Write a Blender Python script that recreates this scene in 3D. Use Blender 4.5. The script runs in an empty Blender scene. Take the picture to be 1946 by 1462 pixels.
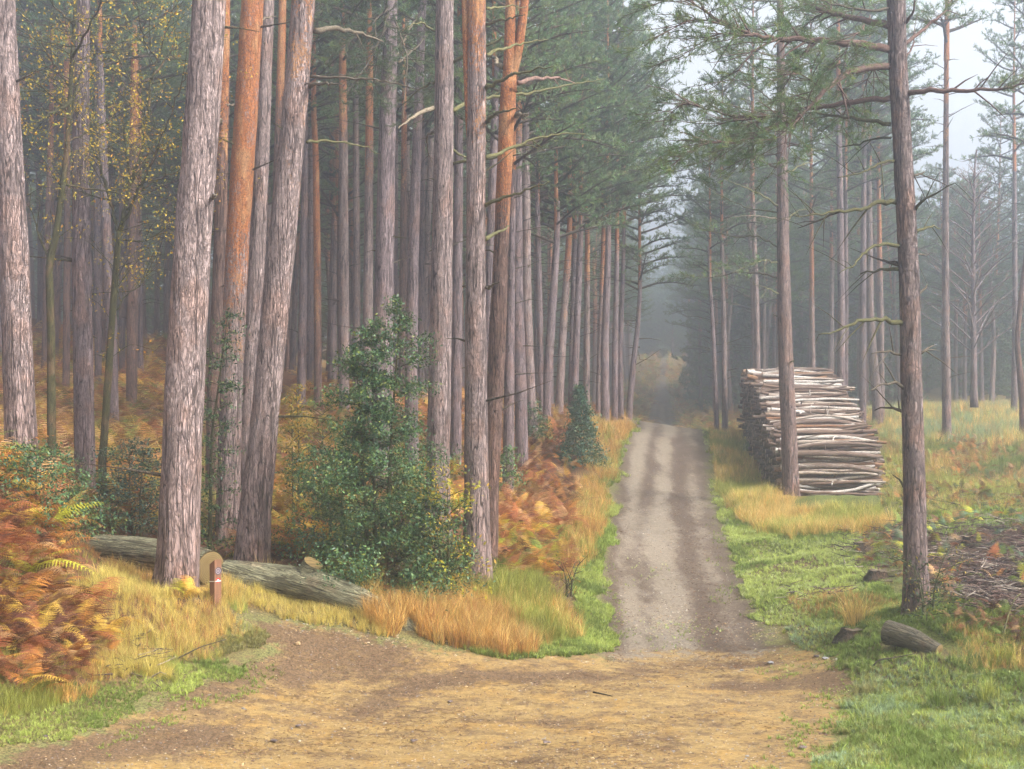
import bpy, math, numpy as np
from math import radians
from mathutils import Vector

# ------------------------------------------------------------------ camera, sky, sun, exposure
F = 2673.0; CX = 973.0; YH = 780.0            # focal length and horizon of the 1946 x 1462 photograph
sc = bpy.context.scene
C = sc.collection
cam_d = bpy.data.cameras.new("camera"); cam = bpy.data.objects.new("camera", cam_d); C.objects.link(cam)
cam.location = (0, 0, 0); cam.rotation_euler = (radians(90), 0, 0)
cam_d.sensor_width = 36; cam_d.lens = 36 * F / 1946; cam_d.shift_y = (YH - 731) / 1946
cam_d.clip_start = 0.1; cam_d.clip_end = 2000
sc.camera = cam
sc.render.resolution_x = 1024; sc.render.resolution_y = 769
world = bpy.data.worlds.new("World"); sc.world = world; world.use_nodes = True
wn = world.node_tree; wn.nodes.clear()
SUN_EL, SUN_AZ = 42.0, 118.0                   # azimuth clockwise from +Y
sky = wn.nodes.new("ShaderNodeTexSky"); sky.sky_type = 'NISHITA'; sky.sun_disc = False
sky.sun_elevation = radians(SUN_EL); sky.sun_rotation = radians(SUN_AZ)
sky.dust_density = 5.0; sky.air_density = 1.0; sky.ozone_density = 1.0
hs = wn.nodes.new("ShaderNodeHueSaturation"); hs.inputs['Saturation'].default_value = 0.14
bg = wn.nodes.new("ShaderNodeBackground"); bg.inputs['Strength'].default_value = 0.15
wo = wn.nodes.new("ShaderNodeOutputWorld")
wn.links.new(sky.outputs[0], hs.inputs['Color']); wn.links.new(hs.outputs[0], bg.inputs[0]); wn.links.new(bg.outputs[0], wo.inputs[0])
sun_d = bpy.data.lights.new("sun", 'SUN'); sun = bpy.data.objects.new("sun", sun_d); C.objects.link(sun)
sun_d.energy = 2.3; sun_d.angle = radians(12); sun_d.color = (1.0, 0.93, 0.84)
_a, _e = radians(SUN_AZ), radians(SUN_EL)
sun.rotation_euler = Vector((math.sin(_a) * math.cos(_e), math.cos(_a) * math.cos(_e), math.sin(_e))).to_track_quat('Z', 'Y').to_euler()
sc.view_settings.view_transform = 'Standard'; sc.view_settings.look = 'None'
sc.view_settings.exposure = 1.55; sc.view_settings.gamma = 1.0; sc.view_settings.use_curve_mapping = False
cy = sc.cycles
cy.use_denoising = True
try: cy.denoiser = 'OPENIMAGEDENOISE'
except Exception: pass
cy.max_bounces = 5; cy.diffuse_bounces = 3; cy.glossy_bounces = 2; cy.transmission_bounces = 3
cy.transparent_max_bounces = 4; cy.volume_bounces = 1; cy.use_adaptive_sampling = True; cy.adaptive_threshold = 0.02
cy.caustics_reflective = False; cy.caustics_refractive = False

# ------------------------------------------------------------------ numeric helpers
rng = np.random.default_rng(11)
def W(px, py, d): return np.array([(px - CX) * d / F, d, (YH - py) * d / F])
_lat = np.random.default_rng(3).random((256, 256))
def vnoise(x, y):
    xi = np.floor(x).astype(int); yi = np.floor(y).astype(int); fx = x - xi; fy = y - yi
    fx = fx * fx * (3 - 2 * fx); fy = fy * fy * (3 - 2 * fy)
    g = lambda a, b: _lat[a & 255, b & 255]
    return (g(xi, yi) * (1 - fx) + g(xi + 1, yi) * fx) * (1 - fy) + (g(xi, yi + 1) * (1 - fx) + g(xi + 1, yi + 1) * fx) * fy
def fbm(x, y, o=4):
    s = 0; a = .5; n = 0
    for i in range(o):
        s = s + a * vnoise(x * 2 ** i + 17.3 * i, y * 2 ** i + 5.1 * i); n += a; a *= .5
    return s / n
def sstep(a, b, x):
    t = np.clip((x - a) / (b - a), 0, 1); return t * t * (3 - 2 * t)
def unit(v): return v / np.maximum(np.linalg.norm(v, axis=-1, keepdims=True), 1e-9)
def lin(r, g, b):
    c = np.array([r, g, b]) / 255.0
    return np.where(c <= .04045, c / 12.92, ((c + .055) / 1.055) ** 2.4)
def in_poly(px, py, poly):
    r = np.zeros(px.shape, bool); n = len(poly); j = n - 1
    for i in range(n):
        xi, yi = poly[i]; xj, yj = poly[j]
        if yi != yj:
            c = ((yi > py) != (yj > py)) & (px < (xj - xi) * (py - yi) / (yj - yi) + xi); r ^= c
        j = i
    return r
def sdf(x, y, poly):
    P = np.array(poly, float); d = np.full(x.shape, 1e9)
    for i in range(len(P)):
        a, b = P[i - 1], P[i]; ab = b - a; t = np.clip(((x - a[0]) * ab[0] + (y - a[1]) * ab[1]) / (ab @ ab + 1e-12), 0, 1)
        d = np.minimum(d, np.hypot(x - a[0] - t * ab[0], y - a[1] - t * ab[1]))
    return np.where(in_poly(x, y, poly), -d, d)

# ------------------------------------------------------------------ terrain
ctl = []
def cp(px, py, d): ctl.append(tuple(W(px, py, d)))
for x, d, z in [(-6, 14, -3.7), (0, 14, -3.8), (6, 14, -3.72), (-8, 8, -3.5), (0, 7, -3.8), (8, 8, -3.7), (-2.6, 19, -3.72), (2, 19, -3.8), (5, 19, -3.72), (2, 22, -3.78),
                (5.8, 75, -2.3), (3, 75, -1.6), (9, 78, -1.8), (-40, 140, 7), (-18, 150, 6.0), (-90, 100, 9), (-30, 100, 5.6), (-14, 96, 2.6), (-5, 100, 1.2), (0, 130, 3.0),
                (60, 150, 4), (30, 150, 3.5), (90, 100, 0), (28, 105, .3), (50, 75, 0), (20, 90, -.4), (14, 90, -1.2), (-12, 12, -2.6), (-25, 30, -.5), (-45, 50, 3.5), (20, 14, -3.4), (30, 30, -2.2), (45, 50, -.8),
                (-60, 220, 12), (0, 230, 9), (30, 230, 9), (90, 230, 8)]: ctl.append((x, d, z))
for a in [(50, 1040, 19.5), (0, 1270, 17), (150, 1220, 18.5), (110, 1090, 20), (45, 930, 22), (200, 1088, 22.6), (290, 1095, 22.4), (240, 1108, 21.5), (150, 1075, 23), (338, 1128, 21), (412, 1135, 20.5), (478, 1065, 24), (432, 1020, 27), (162, 955, 27), (248, 850, 40),
          (465, 960, 30), (735, 1130, 22.5), (832, 1010, 28), (907, 1112, 23), (990, 897, 39), (1010, 800, 46), (1040, 788, 50), (1195, 796, 57), (100, 650, 60), (300, 665, 62), (100, 740, 48), (0, 620, 60),
          (600, 740, 60), (800, 762, 60), (950, 778, 58), (700, 1190, 20.8), (480, 1175, 20.6), (350, 1290, 18), (1100, 915, 39), (1160, 978, 35), (1258, 978, 35), (1358, 978, 35), (1060, 1000, 29),
          (1145, 1230, 22.4), (1300, 1232, 22.4), (1450, 1230, 22.4), (1142, 1080, 28), (1270, 1078, 28), (1395, 1080, 28), (1165, 950, 38), (1255, 948, 38), (1352, 950, 38), (1205, 820, 53), (1270, 819, 53), (1335, 820, 53),
          (1268, 829, 60), (1155, 1003, 33), (1255, 1003, 33), (1368, 1003, 33), (1255, 818, 100), (1256, 796, 115), (1258, 765, 135), (1259, 730, 160), (1260, 692, 185), (1150, 700, 180), (1400, 700, 180),
          (1742, 1155, 21), (1730, 1222, 19.5), (1503, 940, 37), (1600, 955, 38.5), (1500, 836, 53), (1400, 830, 53), (1900, 960, 31), (1850, 1060, 25), (1900, 1200, 20), (1940, 850, 45), (1800, 778, 70), (1940, 778, 70), (1600, 790, 68),
          (1500, 1100, 26), (1600, 1250, 20.5), (1420, 992, 33.5), (1130, 850, 44)]: cp(*a)
ctl = np.array(ctl)
_S = 20.0
def _U(r2): return np.where(r2 > 1e-12, r2 * np.log(np.maximum(r2, 1e-12)) * .5, 0)
_n = len(ctl); _p = ctl[:, :2] / _S
_K = _U(((_p[:, None] - _p[None]) ** 2).sum(-1)) + np.eye(_n) * 0.0015
_Q = np.c_[np.ones(_n), _p]
_A = np.zeros((_n + 3, _n + 3)); _A[:_n, :_n] = _K; _A[:_n, _n:] = _Q; _A[_n:, :_n] = _Q.T
_w = np.linalg.solve(_A, np.r_[ctl[:, 2], 0, 0, 0])
def hraw(x, y):
    x = np.asarray(x, float); y = np.asarray(y, float); sh = x.shape; q = np.c_[x.ravel(), y.ravel()] / _S; out = np.empty(len(q))
    for i in range(0, len(q), 20000):
        k = q[i:i + 20000]; out[i:i + 20000] = _U(((k[:, None] - _p[None]) ** 2).sum(-1)) @ _w[:_n] + _w[_n] + k @ _w[_n + 1:]
    return out.reshape(sh)
# a lookup grid keeps the height function fast
GX = np.linspace(-70, 75, 300); GD = 5 * (250 / 5) ** np.linspace(0, 1, 420)
_gx, _gd = np.meshgrid(GX, GD, indexing='ij'); _gz = hraw(_gx, _gd)
def h0(x, y):
    x = np.asarray(x, float); y = np.asarray(y, float)
    u = np.clip((x - GX[0]) / (GX[1] - GX[0]), 0, len(GX) - 1.001); v = np.clip(np.log(np.maximum(y, 5) / 5) / math.log(50) * (len(GD) - 1), 0, len(GD) - 1.001)
    i = u.astype(int); j = v.astype(int); a = u - i; b = v - j
    return (_gz[i, j] * (1 - a) + _gz[i + 1, j] * a) * (1 - b) + (_gz[i, j + 1] * (1 - a) + _gz[i + 1, j + 1] * a) * b
TD = [18, 22.4, 28, 38, 45, 53, 75, 100, 135, 185, 250]
TL = [1.25, 1.44, 1.77, 2.73, 3.6, 4.6, 7.0, 9.3, 13.2, 18.6, 26]
TR = [4.3, 4.0, 4.42, 5.39, 6.25, 7.18, 9.4, 12.0, 15.6, 21.2, 29]
_td = np.arange(16, 250, .5); _g = np.exp(-np.linspace(-2, 2, 21) ** 2); _g /= _g.sum(); _sm = lambda v: np.convolve(np.pad(np.interp(_td, TD, v), 10, mode='edge'), _g, 'valid'); TL = _sm(TL); TR = _sm(TR); TD = _td; _k = np.clip((TD - 100) / 75, 0, 1) * .85; TL = TL + _k; TR = TR - _k
def track_sd(x, y):                      # signed distance (approx.) to the track's edge, negative on it
    l = np.interp(y, TD, TL); r = np.interp(y, TD, TR)
    e = np.maximum(l - x, x - r); return np.where(y < 20.5, np.maximum(e, (20.5 - y)), e)
def gnd(px, py, dmax=240):
    d = np.concatenate([np.arange(11, 60, .05), np.arange(60, dmax, .3)]); p = [(px - CX) * d / F, d, (YH - py) * d / F]
    b = np.nonzero(h0(p[0], d) >= p[2])[0]; k = b[0] if len(b) else -1
    return np.array([p[0][k], d[k], h0(p[0][k], d[k])])
SANDPX = [(-500, 1560), (-60, 1470), (150, 1400), (330, 1325), (480, 1262), (520, 1235), (470, 1200), (480, 1178), (560, 1186), (700, 1212), (850, 1240), (1000, 1248), (1150, 1250), (1300, 1240), (1480, 1236), (1570, 1250), (1625, 1290), (1590, 1380), (1540, 1462), (1500, 1700)]
SAND = [tuple(gnd(a, b)[:2]) if b < 1462 and a > 0 else None for a, b in SANDPX]
SAND[0] = (-9, 11); SAND[1] = (-5.6, 14.2); SAND[-2] = (3.1, 14.7); SAND[-1] = (3.0, 5); SAND.append((-9, 5))
def sand_sd(x, y): return sdf(x, y, SAND)
def rough(x, y):                          # little humps and hollows, gone on the roads
    k = sstep(0.0, .8, np.minimum(track_sd(x, y), sand_sd(x, y)))
    return k * ((fbm(x * .9 + 40, y * .9 + 9, 3) - .5) * .34 + (fbm(x * 3.1, y * 3.1, 2) - .5) * .08) + (fbm(x * 2.2 + 3, y * 2.2, 2) - .5) * .03
def h(x, y): return h0(x, y) + rough(np.asarray(x, float), np.asarray(y, float))
def proj(x, y, z): return CX + F * x / y, YH - F * z / y

# ------------------------------------------------------------------ mesh helpers
class MB:
    def __init__(s): s.V = []; s.Q = []; s.T = []; s.C = []; s.n = 0; s.mq = []; s.mt = []; s.O = []
    def add(s, V, Q=None, T=None, col=(.5, .5, .5), m=0, ora=0.0):
        V = np.asarray(V, float).reshape(-1, 3); s.V.append(V)
        s.C.append(np.broadcast_to(np.asarray(col, float), (len(V), 3))); s.O.append(np.broadcast_to(np.asarray(ora, float), (len(V),)))
        if Q is not None and len(Q): Q = np.asarray(Q); s.Q.append(Q + s.n); s.mq.append(np.full(len(Q), m))
        if T is not None and len(T): T = np.asarray(T); s.T.append(T + s.n); s.mt.append(np.full(len(T), m))
        s.n += len(V)
    def mesh(s, name, mats, smooth=True, off=None):
        V = np.concatenate(s.V); V = V if off is None else V - np.asarray(off)
        Q = np.concatenate(s.Q) if s.Q else np.zeros((0, 4), int); T = np.concatenate(s.T) if s.T else np.zeros((0, 3), int)
        mi = np.concatenate(s.mq + s.mt) if (s.mq or s.mt) else np.zeros(0)
        me = bpy.data.meshes.new(name); me.vertices.add(len(V)); me.vertices.foreach_set('co', V.astype(np.float32).ravel())
        L = np.concatenate([Q.ravel(), T.ravel()]).astype(np.int32); me.loops.add(len(L)); me.loops.foreach_set('vertex_index', L)
        nq, nt = len(Q), len(T); me.polygons.add(nq + nt)
        st = np.concatenate([np.arange(nq) * 4, nq * 4 + np.arange(nt) * 3]).astype(np.int32); me.polygons.foreach_set('loop_start', st)
        me.polygons.foreach_set('material_index', mi.astype(np.int32))
        me.polygons.foreach_set('use_smooth', np.full(nq + nt, smooth, bool))
        me.update(calc_edges=True)
        a = me.color_attributes.new('Col', 'FLOAT_COLOR', 'POINT'); c = np.ones((len(V), 4), np.float32); c[:, :3] = np.concatenate(s.C); a.data.foreach_set('color', c.ravel())
        o = np.concatenate(s.O).astype(np.float32)
        if o.any(): a = me.attributes.new('ora', 'FLOAT', 'POINT'); a.data.foreach_set('value', o)
        for m in (mats if isinstance(mats, (list, tuple)) else [mats]): me.materials.append(m)
        return me
def link(name, me, parent=None, loc=None):
    o = bpy.data.objects.new(name, me); C.objects.link(o)
    if parent is not None: o.parent = parent
    if loc is not None: o.location = [float(v) for v in loc]
    return o
def tag(o, label=None, cat=None, group=None, kind=None):
    if label: o['label'] = label
    if cat: o['category'] = cat
    if group: o['group'] = group
    if kind: o['kind'] = kind
    return o
def thing(name, label, cat, loc, group=None):
    o = bpy.data.objects.new(name, None); C.objects.link(o); o.location = [float(v) for v in loc]; o.empty_display_size = .2
    return tag(o, label, cat, group)
def dup(root, loc, rz=0, s=1.0, label=None, group=None, tilt=(0, 0), sv=None):
    r = root.copy(); C.objects.link(r); r.location = [float(v) for v in loc]; r.rotation_euler = (tilt[0], tilt[1], rz); r.scale = sv or (s, s, s)
    if label: r['label'] = label
    if group: r['group'] = group
    for ch in root.children:
        c = ch.copy(); C.objects.link(c); c.parent = r
    return r
def tube(mb, P, r, k=8, col=(.5, .5, .5), m=0, cap=True, ora=0.0, rough_=0.0, lob=0.0, seed=0):
    P = np.asarray(P, float); n = len(P); r = np.broadcast_to(np.asarray(r, float), (n,))
    T = unit(np.gradient(P, axis=0)); ref = np.array([0, 0, 1.]) if abs(T[0, 2]) < .8 else np.array([1., 0, 0])
    A = unit(np.cross(T, ref)); B = np.cross(T, A)
    th = np.arange(k) / k * 2 * np.pi
    rr = r[:, None] * np.ones(k)
    if rough_: 
        s_ = np.cumsum(np.r_[0, np.linalg.norm(np.diff(P, axis=0), axis=1)])
        rr = rr * (1 + rough_ * (fbm(np.cos(th)[None] * 2.2 + seed * 3.7 + 50 + s_[:, None] * .15, np.sin(th)[None] * 2.2 + s_[:, None] * 1.6 + 30, 3) - .5) * 2)
    if lob:
        hh = np.cumsum(np.r_[0, np.linalg.norm(np.diff(P, axis=0), axis=1)])
        f = np.exp(-hh / .28)[:, None]
        rr = rr * (1 + lob * f * (.55 + .45 * np.sin(th * 5 + seed)[None] + .25 * np.sin(th * 3 + seed * 2)[None]))
    V = (P[:, None] + rr[..., None] * (np.cos(th)[None, :, None] * A[:, None] + np.sin(th)[None, :, None] * B[:, None])).reshape(-1, 3)
    i = np.arange(n - 1)[:, None] * k; j = np.arange(k)[None]; jn = (j + 1) % k
    Q = np.stack([i + j, i + k + j, i + k + jn, i + jn], -1).reshape(-1, 4)
    o = np.broadcast_to(np.asarray(ora, float), (n,)); o = np.repeat(o, k)
    if cap:
        V = np.r_[V, P[:1], P[-1:]]; a = np.arange(k); T1 = np.c_[np.full(k, n * k), a, (a + 1) % k]; T2 = np.c_[np.full(k, n * k + 1), (n - 1) * k + (a + 1) % k, (n - 1) * k + a]
        o = np.r_[o, o[0], o[-1]]
        if isinstance(col, np.ndarray) and col.ndim == 2: col = np.r_[np.repeat(col, k, 0), col[:1], col[-1:]]
        mb.add(V, Q, np.r_[T1, T2], col, m, o)
    else:
        if isinstance(col, np.ndarray) and col.ndim == 2: col = np.repeat(col, k, 0)
        mb.add(V, Q, None, col, m, o)
def smooth_path(pts, step):
    P = np.asarray(pts, float); s = np.r_[0, np.cumsum(np.linalg.norm(np.diff(P, axis=0), axis=1))]
    n = max(3, int(s[-1] / step) + 1); t = np.linspace(0, s[-1], n)
    Z = np.stack([np.interp(t, s, P[:, k]) for k in range(P.shape[1])], 1)
    for _ in range(max(1, int(.25 * n / len(P)))):
        Z[1:-1] = (Z[:-2] + 2 * Z[1:-1] + Z[2:]) / 4
    return Z
def blades(S, D, length, width, spread, rs):         # thin triangles: S (n,3) roots, D (n,3) directions
    n = len(S); r = rs.normal(size=(n, 3)); d = unit(D + spread * r); w = unit(np.cross(d, rs.normal(size=(n, 3)))) * (np.asarray(width) * .5 * np.ones(n))[:, None]
    V = np.stack([S - w, S + w, S + d * (np.asarray(length) * np.ones(n))[:, None]], 1).reshape(-1, 3)
    return V, np.arange(3 * n).reshape(-1, 3)
def stamp(mb, V, Q, T, pos, rz, sc_, cols, m=0, tilt=None, vcol=None):     # many copies of a template written into one mesh
    n = len(pos); c, s = np.cos(rz)[:, None], np.sin(rz)[:, None]; sc_ = np.asarray(sc_)[:, None]
    X = V[None, :, 0] * sc_; Y = V[None, :, 1] * sc_; Z = V[None, :, 2] * sc_
    if tilt is not None:
        t = np.asarray(tilt)[:, None]; X, Z = X * np.cos(t) + Z * np.sin(t), -X * np.sin(t) + Z * np.cos(t)
    P = np.stack([X * c - Y * s, X * s + Y * c, Z], -1) + pos[:, None]
    o = (np.arange(n) * len(V))[:, None, None]
    cc = np.repeat(cols[:, None], len(V), 1)
    if vcol is not None: cc = cc * vcol[None]
    mb.add(P.reshape(-1, 3), (Q[None] + o).reshape(-1, 4) if Q is not None and len(Q) else None, (T[None] + o).reshape(-1, 3) if T is not None and len(T) else None, cc.reshape(-1, 3), m)

# ------------------------------------------------------------------ materials
def mat(name):
    m = bpy.data.materials.new(name); m.use_nodes = True; t = m.node_tree; t.nodes.clear()
    out = t.nodes.new('ShaderNodeOutputMaterial'); return m, t, out
class N:
    def __init__(s, t): s.t = t
    def n(s, kind, **k):
        x = s.t.nodes.new(kind)
        for a, b in k.items(): setattr(x, a, b)
        return x
    def l(s, a, b): s.t.links.new(a, b)
    def set(s, sock, v):
        if isinstance(v, bpy.types.NodeSocket): s.l(v, sock)
        else: sock.default_value = v
    def math(s, op, a, b=0.0, c=None, clamp=False):
        x = s.n('ShaderNodeMath', operation=op, use_clamp=clamp); s.set(x.inputs[0], a); s.set(x.inputs[1], b)
        if c is not None: s.set(x.inputs[2], c)
        return x.outputs[0]
    def mix(s, f, a, b, mode='MIX'):
        x = s.n('ShaderNodeMix', data_type='RGBA', blend_type=mode); s.set(x.inputs[0], f)
        for k, v in ((6, a), (7, b)): s.set(x.inputs[k], v if isinstance(v, bpy.types.NodeSocket) else (*v, 1.0) if len(v) == 3 else v)
        return x.outputs[2]
    def mixf(s, f, a, b):
        x = s.n('ShaderNodeMix', data_type='FLOAT'); s.set(x.inputs[0], f); s.set(x.inputs[2], a); s.set(x.inputs[3], b); return x.outputs[0]
    def noise(s, vec, scale, detail=3, rough=.55, dist=0.0, out='Fac'):
        x = s.n('ShaderNodeTexNoise'); s.l(vec, x.inputs['Vector']); x.inputs['Scale'].default_value = scale; x.inputs['Detail'].default_value = detail
        x.inputs['Roughness'].default_value = rough; x.inputs['Distortion'].default_value = dist; return x.outputs[out]
    def vor(s, vec, scale, feat='DISTANCE_TO_EDGE', out='Distance', rand=1.0):
        x = s.n('ShaderNodeTexVoronoi', feature=feat); s.l(vec, x.inputs['Vector']); x.inputs['Scale'].default_value = scale; x.inputs['Randomness'].default_value = rand; return x.outputs[out]
    def ramp(s, f, a, b):                 # smoothstep from a to b
        x = s.n('ShaderNodeMapRange', interpolation_type='SMOOTHSTEP'); s.set(x.inputs[0], f); x.inputs[1].default_value = a; x.inputs[2].default_value = b; return x.outputs[0]
    def obj(s, scale=(1, 1, 1)):
        c = s.n('ShaderNodeTexCoord'); mp = s.n('ShaderNodeMapping'); s.l(c.outputs['Object'], mp.inputs['Vector']); mp.inputs['Scale'].default_value = scale; return mp.outputs[0]
    def attr(s, name, out='Color'): return s.n('ShaderNodeAttribute', attribute_name=name).outputs[out]
    def rnd(s): return s.n('ShaderNodeObjectInfo').outputs['Random']
    def bump(s, hgt, strength, dist):
        x = s.n('ShaderNodeBump'); x.inputs['Strength'].default_value = strength; x.inputs['Distance'].default_value = dist; s.l(hgt, x.inputs['Height']); return x.outputs[0]
    def pbsdf(s, col, rough=.8, normal=None, spec=.3):
        p = s.n('ShaderNodeBsdfPrincipled'); s.set(p.inputs['Base Color'], col); s.set(p.inputs['Roughness'], rough)
        p.inputs['Specular IOR Level'].default_value = spec
        if normal is not None: s.l(normal, p.inputs['Normal'])
        return p.outputs[0]
def bark_mat(name, scale=1.0, zs=.28, furrow=.06, orange=True, axis=2, dark=(.014, .009, .008), bump_d=.02, flake=True):
    m, t, out = mat(name); g = N(t)
    sv = [1., 1., 1.]; sv[axis] = zs; v = g.obj(tuple(sv))
    w = g.noise(v, 5 * scale, 3, out='Color'); wv = g.n('ShaderNodeVectorMath', operation='SCALE'); g.l(w, wv.inputs[0]); wv.inputs[3].default_value = .11 / scale
    ad = g.n('ShaderNodeVectorMath', operation='ADD'); g.l(v, ad.inputs[0]); g.l(wv.outputs[0], ad.inputs[1])
    sv2 = [1., 1., 1.]; sv2[axis] = zs * .5; v2 = g.obj(tuple(sv2))
    rn = g.noise(v2, 33 * scale, 6, .7, .7); sp_ = g.n('ShaderNodeSeparateXYZ'); g.l(g.obj(), sp_.inputs[0]); lowk = g.ramp(sp_.outputs[axis], 3.0, .2) if orange else 0.0; rn2 = g.noise(v2, 17 * scale, 5, .6, .6); rn = g.mixf(lowk, rn, rn2); rd = g.math('ABSOLUTE', g.math('SUBTRACT', rn, .5)); e = g.vor(ad.outputs[0], 15 * scale)
    sv3 = [1., 1., 1.]; sv3[axis] = zs * .22; rl = g.noise(g.obj(tuple(sv3)), 11 * scale, 3, .5, .8); rl = g.math('ABSOLUTE', g.math('SUBTRACT', rl, .5))
    plate = g.math('MULTIPLY', g.math('MULTIPLY_ADD', g.ramp(rd, 0.0, furrow * .9), .6, .4), g.ramp(rl, 0.0, furrow * .6)); plate = g.math('MULTIPLY', plate, g.math('MULTIPLY_ADD', g.ramp(e, 0.0, furrow * 1.6), .35, .65))
    fine = g.noise(v, 45 * scale, 4, .7); big = g.noise(g.obj((1, 1, .6)), 2.2, 3)
    cell = g.vor(ad.outputs[0], 17 * scale, 'F1', 'Color'); cs = g.n('ShaderNodeSeparateColor'); g.l(cell, cs.inputs[0])
    base = g.attr('Col')
    tone = g.math('MULTIPLY_ADD', cs.outputs[0], .22, .76); tone = g.math('MULTIPLY', tone, g.math('MULTIPLY_ADD', fine, .8, .6)); tone = g.math('MULTIPLY', tone, g.math('MULTIPLY_ADD', big, .7, .65))
    tn = g.n('ShaderNodeCombineColor'); [g.l(tone, tn.inputs[i]) for i in range(3)]
    c = g.mix(1.0, base, tn.outputs[0], 'MULTIPLY')
    c = g.mix(g.ramp(big, .5, .62), c, g.mix(.35, c, (.30, .15, .09)))
    c = g.mix(g.math('MULTIPLY_ADD', plate, .9, .1), dark, c)
    if orange: c = g.mix(g.math('MULTIPLY', lowk, .6), c, g.mix(1.0, c, (.68, .58, .54), 'MULTIPLY'))
    hgt = g.math('MULTIPLY_ADD', plate, 1.0, g.math('MULTIPLY', fine, .45))
    if orange:
        o = g.attr('ora', 'Fac'); fl = g.noise(g.obj((1, 1, .6)), 34, 5, .8); fl2 = g.noise(g.obj((1, 1, .4)), 4, 3)
        k = g.math('ADD', g.math('MULTIPLY', fl, 1.0), g.math('MULTIPLY', fl2, .6)); k = g.math('ADD', k, g.math('MULTIPLY_ADD', o, .46, -1.10))
        k = g.math('MULTIPLY', g.ramp(k, 0.0, .10), g.ramp(o, .01, .15))
        oc = g.mix(g.ramp(g.noise(g.obj((1, 1, .5)), 60, 4, .75), .38, .62), (.58, .22, .07), (.25, .085, .04))
        oc = g.mix(g.ramp(fl2, .45, .65), oc, g.mix(.55, oc, (.50, .31, .16)))
        oc = g.mix(g.ramp(g.vor(g.obj((1, 1, .5)), 24), .05, 0.0), oc, (.13, .06, .04))
        c = g.mix(k, c, oc)
    g.l(g.pbsdf(c, .9, g.bump(hgt, 1.0, bump_d), .15), out.inputs[0]); return m
M_bark = bark_mat('pine_bark')
M_barkfar = bark_mat('far_pine_bark', .6)
M_moss = bark_mat('mossy_bark', 1.6, .5, .03, False)
M_logbark = bark_mat('fallen_log_bark', 1.25, .16, .085, False, dark=(.03, .026, .015), bump_d=.03)
def leaf_mat(name, trans=.35, rough=.6, jitter=.35, spec=.25, gloss=False):
    m, t, out = mat(name); g = N(t)
    v = g.obj(); big = g.noise(v, 1.1, 2); r = g.rnd()
    k = g.math('MULTIPLY_ADD', big, jitter * 1.6, 1 - jitter * .8); k = g.math('MULTIPLY', k, g.math('MULTIPLY_ADD', r, .3, .85))
    tn = g.n('ShaderNodeCombineColor'); [g.l(k, tn.inputs[i]) for i in range(3)]
    c = g.mix(1.0, g.attr('Col'), tn.outputs[0], 'MULTIPLY')
    p = g.pbsdf(c, rough, None, spec); tr = g.n('ShaderNodeBsdfTranslucent'); g.l(c, tr.inputs[0])
    mx = g.n('ShaderNodeMixShader'); mx.inputs[0].default_value = trans; g.l(p, mx.inputs[1]); g.l(tr.outputs[0], mx.inputs[2]); g.l(mx.outputs[0], out.inputs[0]); return m
M_needle = leaf_mat('pine_needles', .4, .5)
M_leaf = leaf_mat('leaves', .45)
M_holly = leaf_mat('holly_leaves', .15, .42, .3, .3)
M_fern = leaf_mat('bracken_fronds', .35, .7)
M_grass = leaf_mat('grass_blades', .4, .6, .3)
def twig_mat():
    m, t, out = mat('twig_bark'); g = N(t); f = g.noise(g.obj(), 40, 3)
    g.l(g.pbsdf(g.mix(g.ramp(f, .35, .7), g.attr('Col'), g.mix(1.0, g.attr('Col'), (.45, .42, .4), 'MULTIPLY')), .9, g.bump(f, .6, .01), .15), out.inputs[0]); return m
M_twig = twig_mat()
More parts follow.
